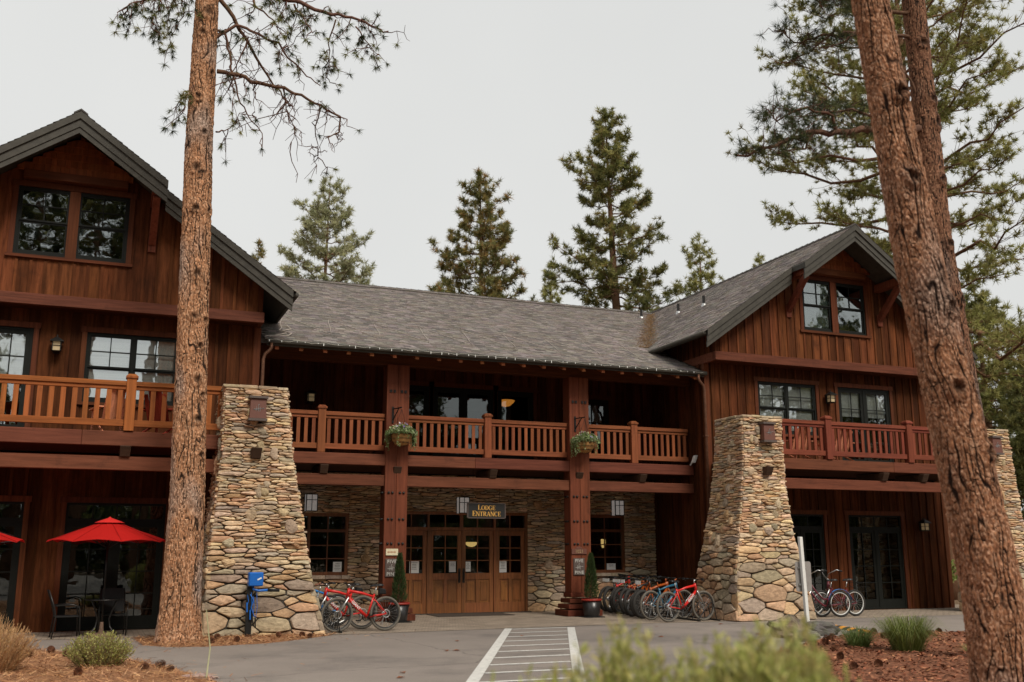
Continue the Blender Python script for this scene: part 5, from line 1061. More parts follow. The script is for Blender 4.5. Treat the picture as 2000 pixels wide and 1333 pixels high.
def logo(mb, cx, z, h, y):       # three bare pine stems crossing a brush stroke
    for dx, a, b_ in ((-.28,.0,.75),(0,.05,1.0),(.25,.0,.7)): mb.bar((cx+dx*h,y-.004,z+a*h),(cx+(dx*.92)*h,y-.004,z+b_*h), .05*h, .008, hint=(0,1,0))
    mb.bar((cx-.75*h,y-.005,z+.30*h),(cx+.85*h,y-.005,z+.52*h), .05*h, .008, hint=(0,1,0)); mb.bar((cx-.55*h,y-.0045,z+.30*h),(cx+.1*h,y-.0045,z+.26*h), .04*h, .008, hint=(0,1,0)); mb.bar((cx+.03*h,y-.0052,z+1.0*h),(cx+.14*h,y-.0052,z+1.05*h), .06*h, .008, hint=(0,1,0))
def five_pine(label, cx):
    T = wthing('post_sign', label, 'sign', (cx,-.18,1.3), 'lodge name signs on the two posts'); y = -.16; p = MB(); p.box(cx-.17,cx+.17,y-.025,y,1.09,1.55); p.build('panel', 'slate', T, bevel=.006)
    text('lettering', 'FIVE', .12, W4(cx,y-.027,1.475), 'sign_white', T, bold=.003, spacing=1.15); text('lettering', 'PINE', .12, W4(cx,y-.027,1.16), 'sign_white', T, bold=.003, spacing=1.15); g_ = MB(); logo(g_, cx-.01, 1.25, .15, y-.026); g_.build('emblem', 'sign_white', T)
five_pine('dark plaque reading FIVE PINE on the left timber post, half behind the potted conifer', -.08); five_pine('dark plaque reading FIVE PINE on the right timber post under the house number', 5.24)
T = wthing('notice_plate', 'small cream plate screwed to the left timber post', 'sign', (-.08,-.18,1.72)); p = MB(); p.box(-.24,.08,-.185,-.157,1.635,1.80); p.build('plate', 'beige', T); q_ = MB()
for i_ in range(9): h_ = (.014,.022,.012)[i_ % 3]; q_.box(-.20+i_*.026,-.184+i_*.026,-.188,-.1851,1.715-h_,1.715+h_)
q_.build('print', 'bike_orange', T)
T = wthing('house_number', 'carved wooden house number plate 1021 on the right timber post', 'sign', (5.25,-.18,1.74)); p = MB(); p.box(5.02,5.48,-.185,-.157,1.655,1.80); p.hexa([(5.13,-.185,1.80),(5.37,-.185,1.80),(5.37,-.157,1.80),(5.13,-.157,1.80),(5.2,-.185,1.86),(5.3,-.185,1.86),(5.3,-.157,1.86),(5.2,-.157,1.86)]); p.build('plate', 'plaque_wood', T, bevel=.004); text('lettering', '1021', .13, W4(5.25,-.187,1.727), 'brass', T, bold=.001)
def wall_plaque(label, cx, z0, z1, y):
    T = wthing('pillar_lamp', label, 'wall lamp', (cx,y,z0), 'box lamps on the stone pillars'); h = .165
    p = MB(); p.hexa([(cx-h-.015,y-.14,z0+.05),(cx+h+.015,y-.14,z0+.05),(cx+h+.015,y+.12,z0+.05),(cx-h-.015,y+.12,z0+.05),(cx-h,y-.12,z1-.04),(cx+h,y-.12,z1-.04),(cx+h,y+.12,z1-.04),(cx-h,y+.12,z1-.04)]); p.build('body', 'plaque_wood', T, bevel=.006)
    for a, b_ in ((z0,z0+.05),(z1-.04,z1+.01)): q = MB(); q.box(cx-h-.035,cx+h+.035,y-.165,y+.12,a,b_); q.build('cap' if a > z0 else 'base', 'slate', T)
    g_ = MB(); logo(g_, cx, z0+.2, .15, y-.133); g_.build('emblem', 'steel', T)
wall_plaque('wooden box lamp with a pine emblem on the left stone pillar', -4.11, 4.49, 5.02, -3.6); wall_plaque('wooden box lamp with a pine emblem on the right stone pillar', 9.18, 4.55, 5.07, -3.6); wall_plaque('wooden box lamp on the far stone pillar behind the right trunk', 17.22, 4.5, 5.03, -3.6)
M['lampglass'] = mat('lamp_glass', (.42,.33,.2), .4, namp=.1, emit=(1,.7,.35,.04)); M['amber'] = mat('amber_shade', (.9,.35,.06), .4, namp=.35, nscale=(9,9,9), emit=(1,.30,.045,.9)); M['warm'] = mat('warm_lamp', (.9,.6,.3), .4, emit=(1,.55,.2,1.3))
def lantern(label, x, z, y=WY):
    T = wthing('wall_lantern', label, 'wall lamp', (x,y,z), 'wall lanterns of the lodge wings'); yc = y-.2
    b = MB(); b.box(x-.07,x+.07,y-.05,y-.031,z-.2,z+.1); b.tube([(x,y-.04,z+.02),(x,y-.13,z+.2),(x,yc,z+.2),(x,yc,z+.14)], .014, 6); b.build('bracket', 'metal', T)
    c = MB(); c.frust(x,yc,z+.06,z+.15,.135,.03); c.frust(x,yc,z+.04,z+.06,.14,.14); c.build('roof', 'metal', T)
    c = MB()
    for dx in (-1,1):
        for dy in (-1,1): c.box(x+dx*.085-.01,x+dx*.085+.01,yc+dy*.085-.01,yc+dy*.085+.01,z-.17,z+.04)
    for dx in (-1,1):
        c.box(x-.075,x+.075,yc+dx*.085-.006,yc+dx*.085+.006,z-.06,z-.045); c.box(x+dx*.085-.006,x+dx*.085+.006,yc-.075,yc+.075,z-.06,z-.045)
    c.frust(x,yc,z-.2,z-.17,.07,.11); c.build('cage', 'metal', T); g_ = MB(); g_.box(x-.075,x+.075,yc-.075,yc+.075,z-.165,z+.035); g_.build('glass', 'lampglass', T)
lantern('black wall lantern between the balcony door and window on the left wing', -8.33, 6.38); lantern('black wall lantern between window and balcony door on the right wing', 13.45, 6.38); lantern('black wall lantern beside the ground floor patio door of the right wing', 16.74, 2.54); 
lantern('dark wall lantern in the shade of the upper gallery, left of the first post', -1.9, 6.0, BY); lantern('dark wall lantern in the shade of the upper gallery, right of the second post', 6.0, 6.0, BY)
M['stained'] = mat('stained_glass', (.62,.55,.50), .3, nscale=(7,7,7), namp=.25, ndetail=1, dirt=((.42,.16,.13), 5.0, .52, .8), emit=(.9,.85,.8,.07))
def box_lamp(label, x):
    T = wthing('stained_glass_lamp', label, 'wall lamp', (x,BY-.15,3.03), 'square stained glass lamps on the entrance wall'); y0, y1 = BY-.3, BY-.06; z0, z1 = 2.82, 3.27; h = .15
    g_ = MB(); g_.box(x-h,x+h,y0,y1,z0,z1); g_.build('shade', 'stained', T); f = MB()
    for dx in (-h,h): f.box(x+dx-.012,x+dx+.012,y0-.012,y0+.012,z0-.012,z1+.012); f.box(x+dx-.012,x+dx+.012,y1-.012,y1+.012,z0-.012,z1+.012)
    for z in (z0,z1): f.box(x-h+.012,x+h-.012,y0-.011,y0+.011,z-.011,z+.011)
    f.box(x-.009,x+.009,y0-.012,y0-.001,z0+.011,z1-.011); f.box(x-h+.012,x-.009,y0-.0115,y0-.001,z1-.16,z1-.142); f.box(x+.009,x+h-.012,y0-.0115,y0-.001,z1-.16,z1-.142); f.box(x-.03,x+.03,y1,BY-.02,z1-.1,z1-.04); f.build('frame', 'metal', T)
box_lamp('square stained glass lamp above the window left of the entrance', -1.78); box_lamp('square stained glass lamp half behind the hanging entrance sign', 2.62); box_lamp('square stained glass lamp above the window right of the second post', 7.66)
def pendant(label, x, y, z, r_, mt, zt):
    T = wthing('pendant_lamp', label, 'lamp', (x,y,z), 'lit lamps inside the lodge'); b = MB(); b.lathe([(.03,z-r_*.62),(r_*.5,z-r_*.52),(r_*.85,z-r_*.22),(r_,z),(r_*.97,z+.01),(r_*.5,z-r_*.4)], x, y, 20, cap=False); b.build('shade', mt, T, smooth=True); c = MB()
    for k in range(3): a = 2*pi*k/3; c.tube([(x+r_*.9*cos(a),y+r_*.9*sin(a),z),(x,y,z+r_*1.1),(x,y,zt)], .008, 4)
    c.build('chain', 'metal', T)
pendant('amber glass bowl pendant glowing behind the upper windows', 4.55, 3.6, 6.42, .30, 'amber', 6.9)
pendant('warm bowl pendant glowing behind the right entrance door', 3.72, 4.4, 2.02, .22, 'warm', 3.85)
T = wthing('wall_sconce', 'small lit wall sconce seen through the window right of the second post', 'lamp', (7.72,3.2,2.0)); b = MB(); b.lathe([(.04,1.85),(.075,1.95),(.075,2.12)],7.72,3.2,12); b.build('shade','warm',T); b = MB(); b.bar((7.72,3.2,1.9),(7.72,3.4,1.9),.03); b.build('bracket','metal',T)
# papers on the glass
def paper(label, x, z, w_, h, lines=5):
    y = BY+.034 if -3 < x < 0 or x > 6 else BY+.014; T = wthing('paper_notice', label, 'notice', (x,y,z), 'paper notices on the lobby glass'); b = MB(); b.box(x-w_/2,x+w_/2,y-.003,y,z-h/2,z+h/2); b.build('sheet','paper',T); l = MB()
    for i in range(lines): zz = z+h*.34-i*h*.13; k = w_*random.uniform(.2,.38); l.box(x-k,x+k,y-.0045,y-.0031,zz-h*.018,zz+h*.018)
    l.build('print','ink',T)
paper('white notice on the window left of the entrance', -.95,1.30,.24,.32); paper('wide white notice on the window behind the right bicycle row', 7.5,1.28,.3,.2,3); paper('white notice on the leftmost entrance panel', 1.24,1.31,.28,.34); paper('white notice with a dark square on the left entrance door', 2.38,1.31,.2,.3,3); paper('white notice with four dark marks on the right entrance door', 2.85,1.31,.17,.28); paper('white notice on the rightmost entrance panel', 3.93,1.31,.24,.34)
b = MB((.02,.02,.018)); b.box(1.55,3.75,.85,2.0,.007,.022); tag(b.build('doormat', mat('coir',(.06,.045,.035),.95,namp=.4,nscale=(40,40,40))), 'wide dark doormat in front of the entrance doors', 'doormat')
T = wthing('floodlight', 'small white floodlight on the corner of the deck beam by the right wing', 'floodlight', (9.0,-.2,4.36)); b = MB(); b.hexa([(8.93,-.30,4.28),(9.03,-.30,4.28),(9.03,-.18,4.28),(8.93,-.18,4.28),(9.0,-.34,4.5),(9.1,-.34,4.5),(9.1,-.22,4.5),(9.0,-.22,4.5)]); b.build('housing','white',T,bevel=.01); b = MB(); b.tube([(8.98,-.2,4.3),(8.95,-.12,4.22)],.02,6); b.build('bracket','white',T)

# hanging baskets
BLOOM = [(.75,.72,.68),(.30,.22,.55),(.72,.45,.35),(.55,.6,.3)]
def basket(label, px, seed):
    r = random.Random(seed); T = wthing('hanging_basket', label, 'flower basket', (px,-.2,5.3), 'flower baskets on the two timber posts'); y = -.5; x = px+.06
    h = MB(); h.box(px-.11,px-.06,-.18,-.156,5.05,5.48); h.bar((px-.085,-.17,5.42),(px+.05,-.55,5.42),.02,.03); h.bar((px-.085,-.17,5.12),(px+.0,-.42,5.41),.02,.02); h.build('bracket','metal',T)
    c = MB()
    for k in range(3): a = 2*pi*k/3+.4; c.tube([(x,y,5.38),(x+.22*cos(a),y+.22*sin(a),4.78)],.005,4)
    c.build('chain','metal',T)
    b = MB((.42,.24,.09)); b.lathe([(.05,4.42),(.16,4.45),(.24,4.56),(.27,4.72),(.25,4.72),(.2,4.6)],x,y,16,cap=False); bo = b.build('bowl',mat('coco_liner',(.38,.20,.07),.95,namp=.4,nscale=(30,30,30)),T,smooth=True)
    w_ = MB(); 
    for z,rr in ((4.5,.2),(4.6,.262),(4.72,.28)): w_.torus((x,y,z),(0,0,1),rr,.006,20,4)
    for k in range(8): a = 2*pi*k/8; w_.tube([(x+.05*cos(a),y+.05*sin(a),4.41),(x+.2*cos(a),y+.2*sin(a),4.49),(x+.28*cos(a),y+.28*sin(a),4.72)],.005,4)
    w_.build('wire','metal',bo); f = MB(); fl = MB()
    def leaf(m_, p, s, col):
        n_ = V((r.gauss(0,1),r.gauss(0,1)-.6,r.gauss(0,1)+.4)).normalized(); u = n_.orthogonal().normalized(); q = n_.cross(u); a = r.uniform(0,6); u, q = u*cos(a)+q*sin(a), q*cos(a)-u*sin(a); m_.add([p-u*s, p+q*s*.55, p+u*s, p-q*s*.55], ((0,1,2,3),), col)
    for _ in range(900):
        a = r.uniform(0,2*pi); rr = .42*sqrt(r.random()); p = V((x+rr*cos(a),y+rr*sin(a),4.74+.22*(1-(rr/.42)**2)*r.uniform(.3,1.2)+r.uniform(-.05,.04))); leaf(f,p,r.uniform(.022,.05),rc(r.choice(((.14,.20,.06),(.20,.27,.10),(.26,.32,.14),(.10,.15,.05),(.34,.38,.22))),.2,r))
    for k in range(15):
        a = r.uniform(0,2*pi); L = r.uniform(.15,.5); 
        for j in range(int(L*75)): t = j/(L*75); leaf(f,V((x+(.34+.06*sin(t*3))*cos(a)+r.gauss(0,.022),y+(.30+.05*t)*sin(a)+r.gauss(0,.022),4.74-L*t)),r.uniform(.018,.034),rc(r.choice(((.18,.26,.08),(.26,.33,.13),(.32,.38,.2))),.2,r))
    for _ in range(90): a = r.uniform(0,2*pi); rr = .37*sqrt(r.random()); leaf(fl,V((x+rr*cos(a),y+rr*sin(a)-.03,4.80+.17*(1-(rr/.37)**2)+r.uniform(-.08,.06))),r.uniform(.022,.04),r.choice(BLOOM))
    f.build('foliage','leaves',T); fl.build('blossoms','leaves',T)
basket('hanging flower basket with trailing greenery on the left timber post', -.05, 5); basket('hanging flower basket with trailing greenery on the right timber post', 5.27, 6)
# potted conifers
def potted(label, x, y, seed):
    r = random.Random(seed); T = wthing('potted_conifer', label, 'potted plant', (x,y,0), 'potted conifers beside the entrance posts')
    b = MB(); b.box(x-.27,x+.27,y-.27,y+.27,.007,.03); b.build('saucer','black',T)
    b = MB(); b.lathe([(.2,.03),(.215,.1),(.255,.44),(.25,.44),(.24,.40),(.0,.40)],x,y,24,cap=False); b.build('pot',mat('glazed_pot',(.02,.018,.017),.3,spec=.5,namp=.3),T,smooth=True); b = MB(); b.torus((x,y,.455),(0,0,1),.26,.022,28,8,sq=1.2); b.build('pot_rim',mat('pot_rim',(.28,.03,.02),.4,namp=.2),T,smooth=True)
    t = MB((.1,.06,.04)); t.tube([(x,y,.38),(x+.01,y,1.0),(x,y,1.62)],[.022,.016,.005],6); t.build('trunk','bark',T); f = MB()
    for _ in range(2600):
        u = r.random()**.8; z = .50+u*1.15; R_ = .205*(1-u)**.62*min(1,u*7+.55)*(1+.16*noise.noise((z*5,seed,0))); a = r.uniform(0,2*pi); rr = R_*(r.random()**.35); p = V((x+rr*cos(a),y+rr*sin(a),z)); d = V((cos(a)*.55,sin(a)*.55,1)).normalized()*r.uniform(.05,.1); s_ = d.cross(V((r.gauss(0,1),r.gauss(0,1),r.gauss(0,1)))).normalized()*.011; k = r.uniform(.7,1.35); f.tri(p-s_,p+s_,p+d,(.055*k,.085*k,.028*k))
    f.build('foliage','leaves',T)
potted('potted conifer in front of the left timber post beside the red bicycles', -.02,-.72,8); potted('potted conifer in front of the right timber post, clear of the bicycles', 5.30,-.78,9)

# lights along the eave, heat cable, needle litter in the valley
M['wire'] = mat('light_wire',(.5,.48,.42),.6); b = MB(); r = random.Random(4); P_ = []
for i in range(140): x = -3.6+i*.09; P_.append((x, CE-.135+r.uniform(-.008,.008), CZ-.05+.02*sin(i*.9)+r.uniform(-.012,.012)))
T = wthing('string_lights','string of small icicle lights hung along the long eave','string lights',(2.7,CE-.13,CZ-.05)); b.tube(P_,.0045,4); b.build('wire','wire',T); b = MB()
for i in range(46): x = -3.5+i*.27+r.uniform(-.1,.1); l = r.choice((.005,.02,.03,.05)); b.box(x-.006,x+.006,CE-.142,CE-.130,CZ-.06-l,CZ-.045)
b.build('bulbs',mat('bulb',(.8,.8,.76),.4,emit=(1,.97,.9,.08)),T)
M['cable'] = mat('heat_cable',(.42,.36,.31),.6); P_ = []; x = -2.9
def onr(x, s, up_=.04): return (x, CE+.9199*s, CZ+.3922*s+up_)
for i in range(9): P_ += [onr(-3.15+i*1.33,.95), onr(-2.8+i*1.33,3.4)]
P_.append(onr(8.7,1.4))
P2 = []
for a, d in zip(P_,P_[1:]):
    for q in range(4): t = q/4; P2.append(V(a).lerp(V(d),t)+V((r.uniform(-.03,.03),0,0)))
b = MB(); b.tube(P2,.0075,5); tag(b.build('heat_cable','cable'),'zigzag de-icing cable clipped to the shingles above the long eave','cable')
b = MB(); P_ = [onr(-3.05,1.7),onr(-3.1,1.2),onr(-3.2,.9),onr(-3.05,.6),onr(-3.3,.3),onr(-3.6,.05),onr(-3.66,-.02)]; b.tube([V(p)+V((0,0,.02)) for p in P_],.013,5); b.tube([V(p)+V((.16+.1*sin(i*2),0,.02)) for i,p in enumerate(P_)],.013,5); tag(b.build('loose_cable','cable'),'loose pale cable looping down the roof beside the left gable eave','cable')
b = MB()
for _ in range(2600):
    t = r.random()**1.15; y = 1.8+t*7.2; zc = cs(y); xv = RX-(11.44-zc)/.707; x = xv+r.gauss(-.05,.11+.12*(1-t)); z = max(cs(y), 11.44-.707*abs(RX-x))+.03; a = r.uniform(0,2*pi); L = r.uniform(.06,.16); d = V((cos(a),sin(a),.25*r.uniform(-.3,.6)))*L; s_ = V((-sin(a),cos(a),0))*.011; p = V((x,y,z)); b.tri(p-s_,p+s_,p+d,rc((.36,.23,.12),.3,r))
tag(b.build('needle_litter','leaves'),'drift of fallen tan needles in the valley between the two roofs','needle litter',kind='stuff')

# ------------------------------------------------------------------ yard: repair stand, sign post, stones, plants
T = wthing('bike_repair_stand','bright blue bicycle repair stand with hanging tools before the left stone pillar','repair stand',(-4.15,-4.12,0)); x, y = -4.15, -4.12
b = MB(); b.box(x-.06,x+.06,y-.06,y+.06,0,1.02); b.box(x-.13,x+.13,y-.1,y+.1,.0,.03); b.build('post','black',T,bevel=.008)
b = MB(); b.box(x-.05,x+.24,y-.17,y+.09,1.02,1.30); bo = b.build('tool_box','tool_blue',T,bevel=.02); b = MB(); b.bar((x+.12,y-.172,1.15),(x+.2,y-.172,1.19),.03,.004,hint=(0,1,0)); b.build('label','paper',bo)
b = MB(); b.tube([(x+.05,y-.05,1.02),(x+.06,y-.07,.96),(x+.16,y-.1,.93),(x+.34,y-.12,.94)],.028,8); a_ = b.build('hanger_arm','tool_blue',T,smooth=True); b = MB(); b.tube([(x+.34,y-.12,.94),(x+.58,y-.13,.935)],.033,8); b.build('grip','black',a_,smooth=True)
for i,(dx,z0,z1) in enumerate(((.02,.9,.45),(.07,.82,.38),(-.05,.85,.6),(.13,.9,.3))):
    b = MB(); b.tube([(x+dx,y-.08,z0),(x+dx+.02,y-.1,(z0+z1)/2),(x+dx-.01,y-.09,z1)],.006,5); t_ = b.build('tether','tool_blue',T); b = MB(); b.tube([(x+dx-.01,y-.095,z1+.1),(x+dx,y-.1,z1-.09)],.016,6); b.build('tool','tool_blue' if i % 2 == 0 else 'metal',t_)
b = MB(); b.tube([(x+.0,y-.08,.86),(x+.07,y-.1,.75),(x+.03,y-.1,.6),(x+.1,y-.09,.42)],.012,6); b.build('pump_hose','tool_blue',T)
T = wthing('sign_post','white square post with the grey back of a metal road sign','sign post',(7.28,-7.33,0)); x, y = 7.26, -7.33; b = MB(); b.hexa([(x-.04,y-.04,0),(x+.04,y-.04,0),(x+.04,y+.04,0),(x-.04,y+.04,0),(x-.11,y-.04,2.02),(x-.03,y-.04,2.02),(x-.03,y+.04,2.02),(x-.11,y+.04,2.02)]); b.build('post','white',T,bevel=.006)
M['alu'] = mat('aluminium',(.36,.34,.32),.5,metal=.5,namp=.12); b = MB(); xc = x+.02; W_, H_, z_ = .21, .32, 1.17; pts = []
for cx_, cz_, a0 in ((1,1,0),(-1,1,90),(-1,-1,180),(1,-1,270)):
    for k in range(5): a = radians(a0+k*22.5); pts.append((xc+cx_*(W_-.05)+.05*cos(a), z_+cz_*(H_-.05)+.05*sin(a)))
n_ = len(pts); b.add([(p,y+.075,q) for p,q in pts]+[(p,y+.08,q) for p,q in pts],[tuple(range(n_)),tuple(reversed(range(n_,2*n_)))]+[(i,n_+i,n_+(i+1)%n_,(i+1)%n_) for i in range(n_)]); b.build('sign_panel','alu',T)
for z in (1.0,1.36): b = MB(); b.box(x-.13+.0,x+.09,y+.042,y+.075,z-.02,z+.02); b.build('clamp','steel',T)
def boulder(label, x, y, sx, sy, sz, seed, c, name='boulder', group='boulders round the sign post'):
    r = random.Random(seed); b = MB(); n, k = 20, 12
    for i in range(k+1):
        ph = pi*i/k
        for j in range(n):
            th = 2*pi*j/n; d = V((sin(ph)*cos(th),sin(ph)*sin(th),cos(ph))); m_ = 1+.30*noise.noise(d*1.3+V((seed,0,0)))+.16*noise.noise(d*2.9+V((0,seed,0)))+.05*noise.noise(d*7+V((0,0,seed))); m_ = m_*(.86+.14*max(abs(d.x),abs(d.y),abs(d.z))**-1*.8); b.v.append((x+d.x*m_*sx,y+d.y*m_*sy,max(-.04,d.z*m_*sz+sz*.5)))
    for i in range(k):
        for j in range(n): b.f.append((i*n+j,(i+1)*n+j,(i+1)*n+(j+1)%n,i*n+(j+1)%n)); b.c.append(rc(c,.06,r))
    o = b.build(name,'boulder',smooth=False); tag(o,label,'rock',group); return o
boulder('tan lichen-spotted boulder left of the white sign post', 6.05,-8.3,.38,.32,.28,1,(.26,.20,.14)); boulder('dark grey boulder at the foot of the white sign post', 7.0,-8.05,.40,.3,.2,2,(.12,.11,.10)); boulder('dark brown boulder behind the tan one by the sign post', 6.5,-7.6,.36,.3,.24,3,(.13,.105,.08)); boulder('low grey boulder at the edge of the right bark bed', 5.75,-9.2,.3,.22,.14,4,(.17,.155,.13)); 
boulder('flat pale slab at the edge of the left needle bed', -6.35,-10.85,.42,.2,.06,6,(.45,.45,.42),'flat_stone','flat stones edging the left bed'); boulder('flat pinkish slab beside the pale one in the left bed', -5.75,-11.05,.28,.16,.05,7,(.40,.28,.23),'flat_stone','flat stones edging the left bed')
T = wthing('speed_bump','black rubber speed bump with yellow stripes across the lane by the right wing','speed bump',(8.75,-6.6,0)); a, d = V((9.05,-5.5,0)), V((8.35,-7.9,0)); u = (d-a).normalized(); nn = V((-u.y,u.x,0)); L_ = (d-a).length; colmat('hazard_yellow',(.72,.30,.03),.7)
for name_, sel, mt in (('ramp',0,'rubber'),('stripe',1,'hazard_yellow')):
    for i in range(10):
        if i % 2 != sel: continue
        p0, p1 = a+u*(L_*i/10), a+u*(L_*(i+1)/10); prof = [(-.17,.004),(-.1,.035),(-.03,.05),(.03,.05),(.1,.035),(.17,.004)]; b = MB(); o_ = []
        for p in (p0,p1):
            for q,h_ in prof: o_.append(p+nn*q+V((0,0,h_))-u*.08*(q/.17))
        b.add(o_,[(k,k+1,7+k,6+k) for k in range(5)]+[(0,1,2,3,4,5),(11,10,9,8,7,6)]); b.build(name_,mt,T)
tag((lambda b: (b.tube([(-5.64,-11.2,0),(-5.5,-9.0,.42)][:1]+[(-5.60,-11.1,.4),(-5.68,-11.1,.92)],[.011,.009,.006],6), b.build('marker_stake',mat('stake',(.42,.42,.24),.6)))[1])(MB()),'thin pale marker stake leaning at the tip of the left bed','stake')
# shrubs
def shrub(name, label, x, y, R_, H_, seed, pal, nst, leafn, leafL, leafW, stemc, up_=1.0, z0=.05, spread=1.0, cat='shrub', group=None, leafy=.35, mt='leaves', stemr=.004, hs=.45):
    r = random.Random(seed); T = wthing(name,label,cat,(x,y,0),group); s_ = MB(stemc); f = MB()
    for i in range(nst):
        a = r.uniform(0,2*pi); rr = R_*sqrt(r.random()); h = H_*(1-hs*(rr/R_)**2)*(r.uniform(.72,1.1) if hs > .4 else r.choice((r.uniform(.6,.98),r.uniform(.85,1.03)))); b0 = V((x+rr*.35*cos(a),y+rr*.35*sin(a),z0-.04)); e = V((x+rr*cos(a)*spread,y+rr*sin(a)*spread,z0+h)); m_ = b0.lerp(e,.55)+V((r.gauss(0,.03),r.gauss(0,.03),h*.08*up_)); s_.tube([b0,m_,e],[stemr,stemr*.8,stemr*.4],3,rc(stemc,.25,r),cap=False)
        for j in range(leafn):
            t = leafy+(1-leafy)*r.random(); p = (b0.lerp(m_,t/.55) if t < .55 else m_.lerp(e,(t-.55)/.45)); d = ((e-m_).normalized()*.9+V((r.gauss(0,.55),r.gauss(0,.55),r.gauss(.1,.45)))).normalized()*leafL*r.uniform(.6,1.2); w_ = d.cross(V((r.gauss(0,1),r.gauss(0,1),r.gauss(0,1)))).normalized()*leafW; c = rc(r.choice(pal),.25,r); q = p+d*.5; f.add([p,q-w_,p+d,q+w_],((0,1,2,3),),c)
    s_.build('stems','bark',T); f.build('foliage',mt,T); return T
YG = [(.30,.32,.075),(.36,.36,.10),(.24,.27,.065),(.42,.38,.14),(.28,.27,.09)]
FY = [(.50,.50,.15),(.42,.44,.12),(.58,.53,.2),(.36,.38,.11),(.52,.44,.17)]
shrub('rounded_shrub','rounded yellow-green shrub in the left needle bed', -7.0,-9.75,.50,.53,1,FY[:4]+YG,480,16,.035,.007,(.2,.13,.07),leafy=.2)
shrub('bare_shrub','dense bare tan twiggy shrub in the lower left corner', -8.35,-9.9,.60,.74,2,[(.50,.29,.13),(.58,.36,.17),(.40,.23,.10)],520,10,.05,.004,(.44,.26,.13),leafy=.1,stemr=.005)
def clump(label, x, y, R_, H_, seed, n, pal, droop=.5, name='grass_clump'):
    r = random.Random(seed); b = MB()
    for i in range(n):
        a = r.uniform(0,2*pi); rr = R_*.35*sqrt(r.random()); p = V((x+rr*cos(a),y+rr*sin(a),.03)); o_ = R_*r.uniform(.3,1.15); h = H_*r.uniform(.55,1.1); da = a+r.gauss(0,.4); d = V((cos(da),sin(da),0)); pts = [p, p+d*o_*.25+V((0,0,h*.55)), p+d*o_*.6+V((0,0,h*.9)), p+d*o_+V((0,0,h*(1-droop*r.random())))]; w_ = V((-sin(da),cos(da),0))*.006; c = rc(r.choice(pal),.25,r)
        for q in range(3): k0, k1 = 1-q/3, 1-(q+1)/3+.05; b.add([pts[q]-w_*k0, pts[q]+w_*k0, pts[q+1]+w_*k1, pts[q+1]-w_*k1],((0,1,2,3),),c)
    return tag(b.build(name,'leaves'),label,'grass')
GG = [(.20,.26,.06),(.26,.32,.085),(.15,.20,.05),(.33,.36,.12),(.22,.25,.08)]
clump('fresh green fountain grass clump in the right bark bed', 5.35,-12.35,.60,.64,1,1000,GG); clump('smaller darker green grass tuft behind the fountain grass', 5.0,-11.6,.42,.42,2,420,[(.12,.18,.05),(.16,.22,.06)]); clump('low green seedling patch right of the fountain grass', 6.15,-13.0,.3,.2,3,160,GG,.3)
for i,(x,y,R_,H_,n,lb) in enumerate(((-4.95,-22.62,.32,1.30,330,'yellow-green rabbitbrush, middle of the blurred ones at the bottom edge'),(-4.80,-22.79,.27,1.34,330,'tall blurred yellow-green rabbitbrush nearest the bark bed'),(-5.2,-22.3,.34,1.30,330,'low blurred rabbitbrush reaching over the painted crossing'),(-4.47,-22.24,.30,1.30,260,'blurred rabbitbrush in front of the right stone pillar'),(-5.52,-22.1,.30,1.14,110,'sparse blurred rabbitbrush at the left end of the group'))):
    shrub('rabbitbrush',lb,x,y,R_,H_,30+i,FY,n,44,.06,.007,(.30,.27,.12),group='blurred rabbitbrush bushes near the camera',leafy=.3,stemr=.004,spread=1.1,hs=.2)
shrub('leafy_shrub','bright green leafy bush beyond the far stone pillar', 22.0,-1.0,1.4,2.4,50,[(.22,.30,.06),(.28,.36,.08),(.17,.23,.05)],260,30,.11,.035,(.15,.1,.06),leafy=.2,stemr=.01); shrub('leafy_shrub','green bush in the gap between the right wing and the far pillar', 19.5,2.2,1.3,1.9,51,[(.22,.28,.07),(.28,.33,.09),(.17,.21,.05)],240,28,.11,.035,(.15,.1,.06),leafy=.2,stemr=.01)
# pine cones, chips, fallen leaves
def hz(P, k, x, y):
    e = -1
    d = 1e9; ins = False
    for (x1, y1), (x2, y2) in zip(P, P[1:]+P[:1]):
        if (y1 > y) != (y2 > y) and x < (x2-x1)*(y-y1)/(y2-y1)+x1: ins = not ins
        t = max(0, min(1, ((x-x1)*(x2-x1)+(y-y1)*(y2-y1))/((x2-x1)**2+(y2-y1)**2+1e-9))); d = min(d, sqrt((x-x1-t*(x2-x1))**2+(y-y1-t*(y2-y1))**2))
    return (d if ins else -d), hbed(k)(x, y, d if ins else -d)
c = MB((.12,.05,.03)); r = random.Random(9)
for i in range(9):
    z = -.05+.012*i; rr = .048*sin(pi*(i+.8)/10)+.008
    for k in range(8): a = 2*pi*k/8+i*.4; c.add([(rr*.4*cos(a),rr*.4*sin(a),z-.006),(rr*cos(a-.3),rr*sin(a-.3),z+.006),(rr*1.25*cos(a),rr*1.25*sin(a),z+.014),(rr*cos(a+.3),rr*sin(a+.3),z+.006)],((0,1,2,3),),rc((.13,.055,.03),.3,r))
CONE = None
